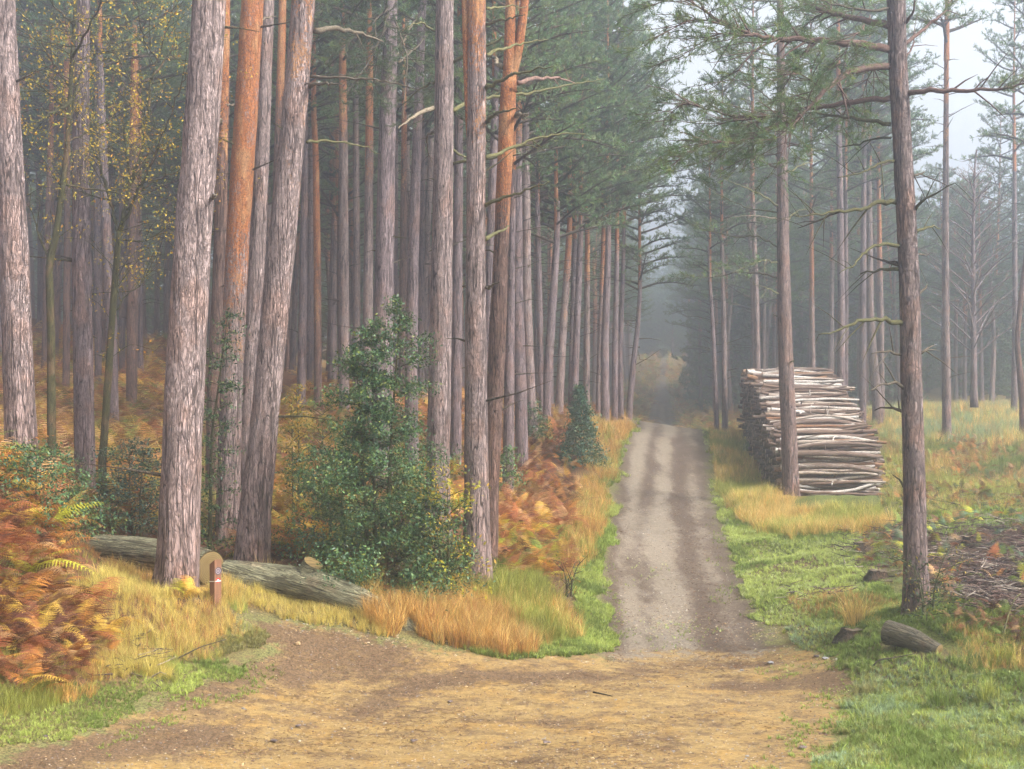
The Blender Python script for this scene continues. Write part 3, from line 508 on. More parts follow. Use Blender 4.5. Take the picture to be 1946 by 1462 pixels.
# --- mid distance trunks of the left stand: (label, distance, path, orange from/to, colour, crown)
MID = [
 ('reddish pine left of the dark mauve one with a sunlit rusty stem', 45, [(249, 840, 22), (252, 560, 20), (254, 300, 17), (256, 130, 15)], (520, 200), BROWN, (170, 2, .9)),
 ('dark slim pine directly right of the dark mauve one', 42, [(216, 855, 23), (212, 600, 20), (200, 400, 18), (190, 150, 16)], (0, 0), MAUVE, (150, 3, .9)),
 ('thin mauve pine between mossy oak stems', 50, [(187, 800, 14), (186, 500, 14), (184, 140, 12)], (0, 0), MAUVE, (160, 0, .9)),
 ('thin brick-red pine crossing behind the dark left oak', 47, [(126, 700, 14), (128, 400, 13), (127, 70, 12)], (500, 200), BROWN, (120, 1, .9)),
 ('pale pine far left on the bracken slope', 50, [(85, 690, 13), (90, 450, 12), (97, 260, 11)], (500, 200), BROWN, (250, 2, .9)),
 ('slender pine on the bracken slope left of the reddish one', 52, [(232, 760, 13), (232, 400, 12), (228, 150, 10)], (0, 0), MAUVE, (220, 1, .9)),
 ('brown pine behind the grey and the leaning trunks', 38, [(517, 830, 20), (522, 560, 19), (530, 250, 17), (536, 60, 15)], (420, 100), BROWN, None),
 ('slim bright orange pine right of the leaning pine', 46, [(604, 760, 16), (603, 500, 14), (600, 300, 12), (596, 200, 10)], (900, 420), BROWN, (230, 3, .8)),
 ('rosy grey pine second right of the slim orange one', 44, [(654, 790, 20), (654, 560, 19), (653, 300, 17), (651, 120, 14)], (420, 180), PINK * .9, (130, 0, .8)),
 ('thin grey pine third right of the slim orange one', 48, [(677, 780, 15), (678, 500, 14), (676, 200, 11)], (0, 0), PINK * .85, (200, 2, .8)),
 ('orange tinted pine left of the straight grey one', 42, [(697, 800, 21), (700, 500, 18), (702, 250, 15), (702, 90, 13)], (470, 250), PINK * .9, (110, 1, .8)),
 ('slim pine in shade just left of the yellow bush', 46, [(572, 760, 17), (576, 560, 16), (580, 300, 12)], (0, 0), MAUVE, (240, 3, .8)),
 ('dim trunk between yellow bush and slim orange pine', 55, [(588, 730, 12), (589, 500, 12), (590, 300, 10)], (0, 0), MAUVE, (270, 0, .8)),
 ('dark grey pine left of the tall pale one', 36, [(783, 890, 27), (781, 700, 24), (786, 450, 21), (795, 200, 17), (803, 0, 15)], (0, 0), MAUVE * 1.15, None),
 ('pinkish pine behind the dark grey one', 48, [(765, 800, 15), (766, 500, 14), (768, 250, 11)], (480, 250), BROWN, (230, 1, .8)),
 ('mauve pine half hidden between tall pale and flaky trunks', 38, [(866, 860, 22), (868, 600, 20), (871, 380, 18), (872, 200, 16)], (0, 0), MAUVE * 1.1, (180, 2, .8)),
 ('lilac pine hidden between flaky and forked trunks', 37, [(926, 850, 18), (930, 600, 19), (936, 350, 17), (940, 250, 15)], (0, 0), MAUVE * 1.15, (230, 3, .8)),
 ('dark trunk right behind the forked pine foot', 34, [(966, 880, 22), (968, 700, 19), (972, 500, 13), (974, 400, 12)], (0, 0), MAUVE, (330, 0, .8)),
 ('thin pine left of the dark grey one', 50, [(748, 800, 14), (750, 500, 12), (752, 300, 10)], (0, 0), MAUVE * 1.1, (280, 1, .8)),
 ('thin purple pine right of the dark grey one', 50, [(800, 760, 14), (800, 560, 13), (803, 300, 11)], (0, 0), MAUVE * 1.1, (280, 2, .8)),
 ('lilac trunk against haze beside the pale grey pine', 46, [(1030, 800, 12), (1026, 600, 12), (1022, 450, 11)], (0, 0), MAUVE * 1.2, (400, 0, .8)),
 # the row along the left side of the track
 ('leaning first pine of the row behind the small dark holly', 46, [(1038, 796, 18), (1042, 700, 17), (1050, 580, 16), (1058, 460, 12)], (0, 0), MAUVE * 1.15, (470, 1, .85)),
 ('orange second pine of the row behind the small dark holly', 48, [(1062, 790, 17), (1068, 660, 15), (1076, 540, 14), (1082, 440, 11)], (700, 480), PINK, (440, 2, .9)),
 ('slim mauve pine third in the track-side row', 49, [(1085, 780, 12), (1088, 640, 12), (1092, 480, 10)], (0, 0), MAUVE * 1.15, (460, 0, .9)),
 ('leaning mauve pine fourth in the track-side row', 48, [(1090, 790, 15), (1094, 680, 14), (1101, 500, 12), (1103, 460, 11)], (0, 0), MAUVE * 1.15, (430, 3, .9)),
 ('rosy pine fifth in the track-side row', 51, [(1114, 775, 13), (1115, 640, 12), (1116, 480, 10)], (640, 500), PINK * .9, (440, 1, .9)),
 ('slim orange pine sixth in the track-side row', 53, [(1137, 780, 11), (1141, 640, 11), (1146, 490, 9)], (720, 520), PINK * .9, (430, 2, .95)),
 ('thick mauve pine seventh in the track-side row', 50, [(1150, 795, 17), (1149, 660, 16), (1155, 500, 12)], (0, 0), MAUVE * 1.2, (420, 0, .95)),
 ('rosy mauve pine eighth in the track-side row', 53, [(1168, 795, 13), (1169, 660, 12), (1172, 500, 9)], (560, 440), MAUVE * 1.2, (410, 3, .9)),
 ('dark forked pine ninth in the track-side row', 55, [(1180, 792, 11), (1178, 660, 11), (1184, 520, 8)], (0, 0), MAUVE, (430, 1, .9)),
 ('last pine of the row leaning over the track', 56, [(1194, 800, 13), (1201, 720, 12), (1212, 620, 9), (1216, 560, 8)], (0, 0), MAUVE * 1.25, (560, 2, .75)),
]
for i, (lb, d, pp, og, cl, cr) in enumerate(MID):
    pine(lb, d, pp, og, cl, None if cr is None else (cr[0], CROWN[cr[1]], cr[2]), ztop=(YH - (cr[0] if cr else -200)) * d / F + 1.5, stubs=8, k=12, seed=i * 7 + 1, lob=.35)
# --- the right side: the near pine with its traced limbs
DK = BROWN * .62
Yt, Yz, Yb = pine('near dark pine on the right beside the sawn log, long limbs sweeping left', 21, [(1742, 1156, 54), (1740, 1080, 46), (1737, 900, 41), (1731, 700, 39), (1728, 520, 38), (1716, 300, 36), (1706, 120, 34), (1703, 0, 36)], (420, -700), PINK * .62, stubs=4, k=36, lob=.35)
YL = [  # (points, start radius, twigs, foliage, colour, depth swing)
 ([(1692, 95), (1640, 86), (1555, 76), (1480, 74), (1430, 68), (1385, 50), (1345, 25), (1322, 0), (1312, -40)], .055, 16, (.45, 16, .95), DK, -1.5),
 ([(1692, 50), (1640, 40), (1600, 28), (1560, 20), (1538, 5), (1500, -12)], .05, 8, (.4, 10, .9), DK, 1.5),
 ([(1690, 126), (1650, 127), (1605, 143), (1572, 168), (1548, 195), (1515, 224), (1475, 238), (1440, 258), (1400, 272)], .05, 14, (.35, 16, .95), DK, -1.0),
 ([(1692, 186), (1640, 192), (1580, 201), (1530, 207), (1490, 215), (1440, 225), (1385, 222), (1330, 203), (1300, 198)], .038, 14, (.35, 18, .9), DK, 1.5),
 ([(1692, 236), (1650, 228), (1600, 222), (1555, 216), (1490, 218)], .028, 6, None, MOSST * 1.1, .8),
 ([(1720, 184), (1742, 173), (1790, 172), (1850, 173), (1900, 170), (1950, 158), (2010, 150)], .036, 12, (.7, 8, .7), DK, -1.0),
 ([(1713, 88), (1750, 60), (1785, 30), (1806, 8), (1822, -30)], .026, 4, (.5, 8, .8), DK, 1.0),
 ([(1716, 122), (1728, 100), (1733, 85), (1740, 60)], .014, 2, None, DK, .3),
 ([(1712, 50), (1730, 35), (1736, 18), (1736, -5)], .024, 2, None, DK, -.5),
 ([(1694, 20), (1640, 20), (1580, 8), (1540, -8)], .018, 6, (.3, 8, .8), DEADT, -1.2),
 ([(1702, 384), (1672, 384), (1645, 397), (1600, 401), (1560, 408), (1508, 410)], .034, 8, None, MOSST * .9, -1.0),
 ([(1600, 400), (1578, 408), (1556, 420), (1516, 434)], .018, 3, None, DEADT, .4),
 ([(1738, 402), (1748, 388), (1762, 372), (1790, 364), (1815, 348)], .02, 3, None, MOSST * .9, -.6),
 ([(1741, 441), (1756, 431), (1775, 428), (1788, 436)], .022, 2, None, MOSST, .5),
 ([(1712, 470), (1690, 464), (1660, 466), (1640, 482), (1620, 505), (1595, 520)], .024, 3, None, MOSST * .95, -1.2),
 ([(1712, 512), (1690, 512), (1660, 516), (1635, 520)], .026, 3, None, MOSST * 1.25, .4),
 ([(1712, 501), (1695, 497), (1678, 493)], .014, 1, None, DEADT, .2),
 ([(1718, 620), (1690, 608), (1655, 604), (1625, 612), (1598, 628), (1556, 636)], .036, 5, None, MOSST, -1.0),
 ([(1716, 674), (1690, 670), (1655, 673)], .018, 3, None, DEADT, -.4),
 ([(1749, 672), (1765, 661), (1779, 655)], .02, 2, None, DEADT, .3),
 ([(1719, 737), (1700, 728), (1672, 731), (1652, 742)], .022, 3, None, DEADT, -.5),
 ([(1720, 784), (1700, 775), (1680, 774), (1662, 780)], .022, 2, None, DEADT, .4),
 ([(1718, 926), (1708, 914), (1696, 902)], .016, 0, None, DEADT, .2),
 ([(1745, 562), (1755, 552), (1762, 540)], .02, 1, None, DEADT, .3),
 ([(1733, 330), (1745, 332), (1757, 326)], .022, 2, None, DEADT, .3),
 ([(1700, 305), (1675, 308), (1650, 326), (1592, 338)], .018, 4, None, MOSST * .8, -.9),
 ([(1694, 262), (1660, 264), (1625, 274), (1596, 280)], .014, 3, None, MOSST * .8, .6),
 ([(1738, 486), (1750, 482), (1762, 486)], .014, 1, None, DEADT, .2),
]
rsY = np.random.default_rng(5); shY = Shoots(); mbY = MB()
for i, (pp, r0, tw, fo, cl, dz) in enumerate(YL):
    cl = cl * (.62 if cl is not DK else 1)
    o, P = bpx(Yt, Yb, 21, pp, r0, cl, tw, 60 + i, .006, 8, ddepth=dz, tl=.8)
    if fo: limb(mbY, shY, P[::3], .004, rsY, fo[0] * .75, int(fo[1] * 1.6), fo[2] * 1.05, DK, 3, True, .0, .10)
# drooping outer sprays of the left limbs
for (a, b, dz) in [((1545, 195), (1470, 330), -1.5), ((1515, 224), (1400, 320), -1), ((1490, 215), (1360, 300), 1), ((1440, 225), (1290, 290), 1.2), ((1400, 272), (1270, 320), -1), ((1480, 74), (1380, 170), -1.5), ((1430, 68), (1290, 110), -1.5), ((1385, 50), (1250, 70), -1.6),
                   ((1560, 76), (1500, 150), 0), ((1620, 190), (1600, 240), 1), ((1600, 28), (1520, 60), 1.5), ((1440, 0), (1330, -20), 1), ((1345, 25), (1240, 10), -1.5), ((1640, 60), (1600, 120), -1), ((1330, 203), (1262, 230), 1.4), ((1560, 170), (1480, 150), -1), ((1660, 130), (1640, 180), .6)]:
    P0 = W(a[0], a[1], 21 + dz * .6); P1 = W(b[0], b[1], 21 + dz); mid = (P0 + P1) / 2 + (0, 0, .2)
    limb(mbY, shY, [P0, mid, P1], .014, rsY, .1, 20, .85, DK, 4, True, -.02, .10)
needles(mbY, shY, rsY, 24, .17, .09, .008, NEED * np.array([.86, .84, .74]), 1, .6)
link('foliage', mbY.mesh('foliage', [M_twig, M_needle], off=Yb), Yt)

Xt, Xz, Xb = pine('straight tan pine standing in golden grass in front of the log stack', 37, [(1503, 942, 32), (1500, 850, 30), (1492, 650, 28), (1488, 450, 23), (1486, 280, 20), (1484, 120, 15), (1483, 0, 13)], (640, -700), (PINK + BROWN) * .45, stubs=6, k=20, lob=.3, ztop=12)
XL = [([(1478, 318), (1440, 305), (1410, 285), (1380, 282)], .03, 3, None), ([(1480, 395), (1455, 375), (1420, 358), (1375, 340)], .022, 4, None), ([(1480, 405), (1420, 396), (1380, 378), (1340, 355)], .02, 4, None), ([(1480, 418), (1440, 410), (1390, 412)], .016, 3, None),
      ([(1480, 470), (1440, 448), (1400, 452), (1350, 440), (1318, 432)], .022, 5, (.7, 6, .8)), ([(1480, 500), (1450, 494), (1420, 505), (1390, 520)], .02, 4, (.35, 9, .8)), ([(1482, 530), (1450, 520), (1400, 518), (1350, 528), (1300, 530)], .022, 5, (.3, 13, .85)), ([(1480, 560), (1460, 548), (1430, 540)], .014, 3, None),
      ([(1494, 330), (1530, 310), (1560, 305)], .018, 4, None), ([(1496, 280), (1540, 268), (1590, 258)], .018, 4, (.5, 6, .8)), ([(1494, 420), (1515, 400), (1545, 396)], .014, 3, None), ([(1478, 270), (1440, 262), (1400, 235)], .02, 4, (.4, 8, .8)), ([(1476, 200), (1440, 170), (1390, 150)], .022, 4, (.3, 11, .9)), ([(1492, 200), (1530, 180), (1580, 150)], .022, 4, (.3, 11, .9)), ([(1492, 120), (1540, 100), (1600, 95)], .02, 4, (.3, 11, .9)), ([(1478, 110), (1430, 95), (1380, 100)], .02, 4, (.3, 12, .9)), ([(1478, 600), (1466, 598)], .014, 0, None), ([(1500, 690), (1509, 686)], .012, 0, None)]
mbX = MB(); shX = Shoots()
for i, (pp, r0, tw, fo) in enumerate(XL):
    o, P = bpx(Xt, Xb, 37, pp, r0, MOSST * .9 if i % 3 else DEADT, tw, 160 + i, .005, 6, ddepth=(-1) ** i * 1.3, tl=1.1)
    if fo: limb(mbX, shX, P[::3], .004, rsY, fo[0], fo[1], fo[2], DEADT, 3, True, .02, .12)
for k_ in range(16):          # upper whorls
    z = YH - F * 0; py = 70 - k_ * 14; az = k_ * 2.4; L = rsY.uniform(1.6, 3.0); p0 = W(1483, py + 60, 37); d_ = np.array([math.cos(az), math.sin(az), 0])
    limb(mbX, shX, [p0, p0 + d_ * L * .5 + (0, 0, .2), p0 + d_ * L + (0, 0, .35)], .02, rsY, .25, 12, .9, DEADT, 4, True, .05, .12)
needles(mbX, shX, rsY, 18, .15, .11, .012, NEED, 1, .6)
link('foliage', mbX.mesh('foliage', [M_twig, M_needle], off=Xb), Xt)

RIGHT = [
 ('slender mauve pine standing directly behind the log stack, tall sparse crown', 54, [(1598, 782, 17), (1599, 600, 15), (1597, 420, 13), (1594, 250, 11)], (300, 0), MAUVE * 1.2, (190, 1, .95)),
 ('thin dark stem touching the mauve pine behind the log stack', 55, [(1607, 785, 9), (1608, 600, 9), (1607, 400, 8)], (0, 0), MAUVE, (390, 4, .7)),
 ('mauve pine with a straight stem right of the log stack', 60, [(1639, 775, 15), (1640, 600, 13), (1641, 420, 11), (1642, 280, 9)], (0, 0), MAUVE * 1.15, (270, 2, 1.0)),
 ('pine with a curved foot right of the log stack', 61, [(1668, 778, 21), (1660, 690, 17), (1654, 600, 14), (1652, 400, 11)], (0, 0), PINK * .85, (330, 3, 1.0)),
 ('orange stemmed pine close behind the curved-foot one', 62, [(1676, 770, 11), (1674, 600, 11), (1671, 450, 9)], (700, 450), PINK * .9, (370, 0, .8)),
 ('tall grey pine alone against the sky at the right, fine horizontal branches', 50, [(1799, 768, 17), (1797, 600, 14), (1797, 400, 12), (1798, 200, 10), (1799, 60, 8)], (500, 100), PINK * .8, (120, 5, 1.05)),
 ('orange pine in the mist seen just above the log stack', 66, [(1545, 740, 11), (1543, 600, 10), (1542, 440, 8)], (740, 500), PINK, (420, 1, .95)),
 ('pinkish pine in the mist right of the far track', 58, [(1440, 735, 12), (1437, 560, 11), (1430, 370, 8)], (640, 300), PINK, (350, 4, .95)),
 ('thin grey pine at the left of the gap behind the stack', 56, [(1362, 812, 10), (1356, 640, 8), (1348, 520, 6)], (0, 0), MAUVE * 1.3, (540, 4, .7)),
 ('slim pine at the stack end beside the far track', 56, [(1378, 812, 12), (1376, 640, 10), (1372, 480, 8)], (560, 400), PINK * .9, (470, 0, .75)),
 ('bent-stemmed pine near the right edge of the picture', 48, [(1944, 760, 14), (1932, 650, 10), (1941, 560, 10), (1950, 480, 8)], (500, 300), BROWN, (300, 4, .8)),
 ('dark slim pine by the right edge of the picture', 62, [(1927, 772, 12), (1929, 600, 10), (1928, 400, 9)], (0, 0), MAUVE, (330, 5, .9)),
]
for i, (lb, d, pp, og, cl, cr) in enumerate(RIGHT):
    t, Z, b = pine(lb, d, pp, og, cl, (cr[0], (CROWN + CROWNS)[cr[1]], cr[2]), ztop=(YH - cr[0]) * d / F + 1.5, stubs=14, k=12, seed=i * 7 + 3, lob=.3)

# larch with a bare rusty crown
rsL = np.random.default_rng(8); d = 58; Lb = W(1850, 768, d); Lb[2] = h(Lb[0], Lb[1]); t = thing('larch_tree', 'bare rust-brown crowned tree in the mist between the tall grey pine and the right edge', 'tree', Lb)
pth = smooth_path([W(1851, 775, d), W(1850, 600, d), W(1849, 450, d), W(1853, 300, d), W(1856, 285, d)], .4); link('trunk', trunk_mesh(pth, np.linspace(.15, .03, len(pth)), Lb, 10, 0.0, MAUVE * 1.1, stubs=8, lob=.3), t)
mb = MB(); sh = Shoots()
for i in range(46):
    q = i / 46; z = 2.6 + q * 7.6; az = i * 2.4; L = (2.6 * (1 - q) ** .7 + .4) * rsL.uniform(.7, 1.1); d_ = np.array([math.cos(az), math.sin(az), 0]); p0 = np.array([Lb[0], Lb[1], Lb[2] + z])
    limb(mb, sh, [p0, p0 + d_ * L * .4 + (0, 0, L * .35), p0 + d_ * L + (0, 0, L * .75)], .03, rsL, .2, 9, .8, MAUVE * .8, 4, True, .2, .14, .005)
needles(mb, sh, rsL, 3, .14, .06, .012, np.array((.26, .12, .06)), 1, .5); link('crown', mb.mesh('crown', [M_twig, M_leaf], off=Lb), t)

# --- farther trees: a few kinds, copied; each is a trunk and a crown
def far_proto(i):
    rs = np.random.default_rng(300 + i); t = thing('pine_tree', 'hazy pine trunk deep in the stand behind the near trees', 'tree', (0, 0, 0), 'distant pines in the misty stand')
    P = np.array([[0, 0, -.6], [0, 0, 0], [rs.normal() * .1, 0, 4], [rs.normal() * .2, 0, 8], [rs.normal() * .3, 0, 13]]); Z = smooth_path(P, .6); r = np.interp(Z[:, 2], [-.6, 0, 1, 13], [.21, .20, .165, .08])
    link('trunk', trunk_mesh(Z, r, np.zeros(3), 9, np.interp(Z[:, 2], [1, 8], [0, .9]) if i % 3 == 0 else 0.0, [MAUVE, PINK * .85, BROWN * 1.1][i % 3], stubs=16, seed=i, mats=M_barkfar), t)
    c = link('crown', (CROWN + CROWNS)[i % 5], t, (0, 0, [7.0, 8.2, 6.2][i % 3])); c.rotation_euler = (0, 0, i); return t
FAR = [far_proto(i) for i in range(6)]
stuffpos = []
pos = []
def far_ok(x, y, mind):
    for a, b in pos:
        if (a - x) ** 2 + (b - y) ** 2 < mind ** 2: return False
    return True
occupied = [(px, d) for lst in (MID, RIGHT) for (_, d, pp, *_r) in lst for px in (pp[0][0],)]
nfar = 0
for zone, n, x0, x1, y0, y1, lab, grp in (
    ('left', 105, -38, 2.5, 50, 100, 'hazy pine trunk deep in the stand left of the track', 'distant pines left of the track'),
    ('right', 78, 12, 52, 74, 125, 'hazy pine in the misty wood beyond the right-hand clearing', 'distant pines beyond the clearing'),
    ('leftfar', 22, -55, 5, 95, 150, 'hazy pine trunk deep in the stand left of the track', 'distant pines left of the track'),
    ('end', 60, 6, 42, 208, 238, '', ''),
    ('closing', 85, -70, 6, 100, 160, 'dark bushy pine closing the view far behind the left stand', 'bushy pines far behind the left stand'),
    ('closer', 110, 13, 80, 92, 150, 'blue-grey bushy pine closing the view behind the clearing', 'bushy pines far behind the clearing'),
    ('valley', 38, 0, 32, 84, 185, 'pale pine lining the far stretch of the track beyond the dip', 'distant pines along the far track')):
    c = 0; tries = 0
    while c < n and tries < 9000:
        tries += 1; x = rng.uniform(x0, x1); y = rng.uniform(y0, y1) 
        if zone != 'end' and float(track_sd(np.array(x), np.array(y))) < ((5.0 if y < 112 else 3.4) if zone in ('closing', 'closer') else 2.2 if zone == 'valley' else 1.6): continue
        px = CX + F * x / y
        if px < -150 or px > 2100: continue
        if zone == 'left' and (px > 1130 or (px > 1020 and y < 62)): continue
        if zone == 'right' and px < 1360: continue
        if zone == 'end' and not (1130 < px < 1400): continue
        if zone == 'valley' and not (1110 < px < 1420): continue
        if not far_ok(x, y, 2.0 if zone == 'left' else 2.2): continue
        if zone in ('closing', 'closer', 'end'):
            pos.append((x, y)); stuffpos.append((x, y, float(h(x, y)))); c += 1; continue
        pos.append((x, y)); z = float(h(x, y)); s = rng.uniform(.85, 1.2) * (.72 if zone == 'right' and px > 1690 else 1) * {'right': 1.12, 'valley': 1.0}.get(zone, 1.05); src = FAR[nfar % 6]
        if nfar < 6: o = src; o.location = (x, y, z); o.rotation_euler = (0, 0, rng.random() * 6.28); o.scale = (s, s, s); o['label'] = lab; o['group'] = grp
        else: o = dup(src, (x, y, z), rng.random() * 6.28, s, lab, grp, (rng.normal() * .02, rng.normal() * .02))
        nfar += 1; c += 1

mb = MB(); stuffpos = np.array(stuffpos); q_ = rng.integers(2, size=len(stuffpos))
for v_ in range(2):
    P = stuffpos[q_ == v_]; me = DENSE[v_]; n = len(me.vertices); V = np.empty(n * 3, np.float32); me.vertices.foreach_get('co', V); V = V.reshape(-1, 3); c4 = np.empty(n * 4, np.float32); me.color_attributes['Col'].data.foreach_get('color', c4); c4 = c4.reshape(-1, 4)[:, :3]
    L = np.empty(len(me.loops), np.int32); me.loops.foreach_get('vertex_index', L); tot = np.empty(len(me.polygons), np.int32); me.polygons.foreach_get('loop_total', tot); mi = np.empty(len(me.polygons), np.int32); me.polygons.foreach_get('material_index', mi)
    nq = int((tot == 4).sum()); Q = L[:nq * 4].reshape(-1, 4); T = L[nq * 4:].reshape(-1, 3); miT = mi[nq:]; sc_ = rng.uniform(.75, 1.15, len(P)) * np.where(P[:, 0] / P[:, 1] > .27, .72, 1.0); rz = rng.random(len(P)) * 6.28
    stamp(mb, V, Q, T[miT == 0], P + (0, 0, .1), rz, sc_, np.ones((len(P), 3)), 0, None, c4); stamp(mb, V, None, T[miT == 1], P + (0, 0, .1), rz, sc_, np.ones((len(P), 3)), 1, None, c4)
for p in stuffpos: tube(mb, [p - (0, 0, .5), p + (0, 0, 2.5)], .2, 6, MAUVE * .8, 0, False)
tag(link('distant_wood', mb.mesh('distant_wood', [M_barkfar, M_needle])), 'blue-grey bushy wood closing the view in the mist', 'wood', kind='stuff')

# ------------------------------------------------------------------ small mossy oaks with sparse yellow leaves
LY = [np.array(c) for c in ((.75, .50, .04), (.62, .46, .05), (.42, .40, .07), (.72, .34, .05))]
def leafquads(mb, P, size, rs, cols, m=0, flat=.5):
    n = len(P); N_ = unit(rs.normal(size=(n, 3)) + np.array([0, 0, flat])); A = unit(np.cross(N_, rs.normal(size=(n, 3)))); B = np.cross(N_, A); s = (size * rs.uniform(.6, 1.3, n))[:, None]
    V = np.stack([P - A * s, P - B * s * .45 + N_ * s * .12, P + A * s, P + B * s * .45 + N_ * s * .12], 1).reshape(-1, 3); mb.add(V, np.arange(4 * n).reshape(-1, 4), None, np.repeat(cols, 4, 0), m)
def oak(label, d, trunk, limbs, nleaf, cloud, seed, col=MOSST * .62):
    rs = np.random.default_rng(seed); A = np.array([[*W(a, b, d), w * d / F / 2] for a, b, w in trunk]); base = A[0, :3].copy(); base[2] = min(base[2], h(base[0], base[1])); t = thing('oak_tree', label, 'tree', base)
    A = np.r_[[np.r_[A[0, :2], base[2] - .3, A[0, 3]]], A]; Z = smooth_path(A, .14); link('trunk', trunk_mesh(Z[:, :3], Z[:, 3], base, 12, 0.0, col, .14, .2, 0, seed, M_moss), t)
    tips = []; mbt = MB(); lp = []; 
    for i, (pp, w) in enumerate(limbs):
        o, P = bpx(t, base, d, pp, w * d / F / 2, col, 0, seed + i, .004, 7, ddepth=rs.uniform(-1.5, 1.5), mats=M_moss); tips.append(P)
    for P in tips + [Z[int(len(Z) * .5):, :3]]:
        T = unit(np.gradient(P, axis=0))
        for k_ in range(int(len(P) * .42) + 3):
            j = rs.integers(int(len(P) * .15), len(P)); dd = unit(T[j] * .5 + rs.normal(size=3) * (.8, .5, .6) + (0, 0, .1)); L = rs.uniform(.4, 1.5)
            q = smooth_path([P[j], P[j] + dd * L * .5 + (0, 0, .08), P[j] + dd * L + rs.normal(size=3) * .15], .12); tube(mbt, q, np.linspace(.008, .002, len(q)), 4, col * .8, 0, False)
            for q2 in q[2::2]:
                e = q2 + unit(rs.normal(size=3)) * rs.uniform(.15, .45); tube(mbt, [q2, (q2 + e) / 2 + (0, 0, .02), e], .0025, 3, col * .8, 0, False)
                if rs.random() < cloud: m_ = rs.integers(1, 12); lp.append(q2 + (e - q2) * rs.random((m_, 1)) + rs.normal(size=(m_, 3)) * .07)
    link('twigs', mbt.mesh('twigs', M_twig, off=base), t).name = 'twig_spray'
    L_ = np.concatenate(lp); L_ = L_[rs.permutation(len(L_))[:nleaf]]; cc = np.array([LY[i] for i in rs.choice(4, len(L_), p=[.35, .33, .2, .12])]) * rs.uniform(.7, 1.2, (len(L_), 1))
    mb = MB(); leafquads(mb, L_, .031, rs, cc); link('foliage', mb.mesh('foliage', M_leaf, off=base), t); return t
oak('dark-stemmed mossy oak at the far left, its trunk kinked under a yellow leaf spray', 25, [(100, 952, 18), (98, 800, 17), (97, 640, 15), (93, 500, 14), (106, 450, 13), (117, 370, 11), (128, 275, 10), (135, 150, 8), (141, 40, 7), (150, -60, 5)],
    [([(131, 240), (145, 165), (160, 125), (170, 102), (200, 100)], 6), ([(137, 190), (105, 212), (70, 232), (30, 246)], 7), ([(120, 350), (150, 358), (200, 362), (240, 368)], 4), ([(95, 500), (75, 450), (60, 400), (42, 378)], 4), ([(135, 170), (100, 120), (70, 60), (40, 20)], 4), ([(138, 110), (165, 60), (190, 10), (205, -40)], 5), ([(132, 215), (90, 175), (60, 150), (30, 130)], 3), ([(141, 50), (110, 20), (80, -20)], 4), ([(128, 270), (170, 250), (215, 225), (260, 190)], 3)], 3600, .8, 31)
oak('slender green mossy oak forking into three stems left of the thickest trunk', 26.5, [(198, 945, 16), (194, 880, 15), (203, 760, 14), (212, 620, 13), (221, 500, 12), (227, 440, 11)],
    [([(226, 445), (208, 380), (190, 310), (168, 262), (130, 205), (90, 130)], 6), ([(228, 440), (247, 350), (270, 290), (282, 220), (286, 160), (302, 110), (314, 60), (332, 5), (345, -40)], 8), ([(229, 440), (262, 365), (288, 310), (318, 235), (345, 165), (365, 110)], 6), ([(283, 210), (255, 160), (225, 115), (190, 60)], 3), ([(287, 150), (330, 92), (362, 72)], 4), ([(250, 345), (240, 300), (235, 250), (232, 230)], 3), ([(240, 400), (280, 350), (330, 330), (380, 300)], 3), ([(208, 380), (170, 372), (130, 356)], 3), ([(300, 115), (270, 70), (262, 20), (240, -40)], 3), ([(225, 455), (270, 460), (310, 440), (345, 400)], 3), ([(215, 600), (240, 560), (270, 540), (300, 500)], 2.5)], 5600, .9, 41)

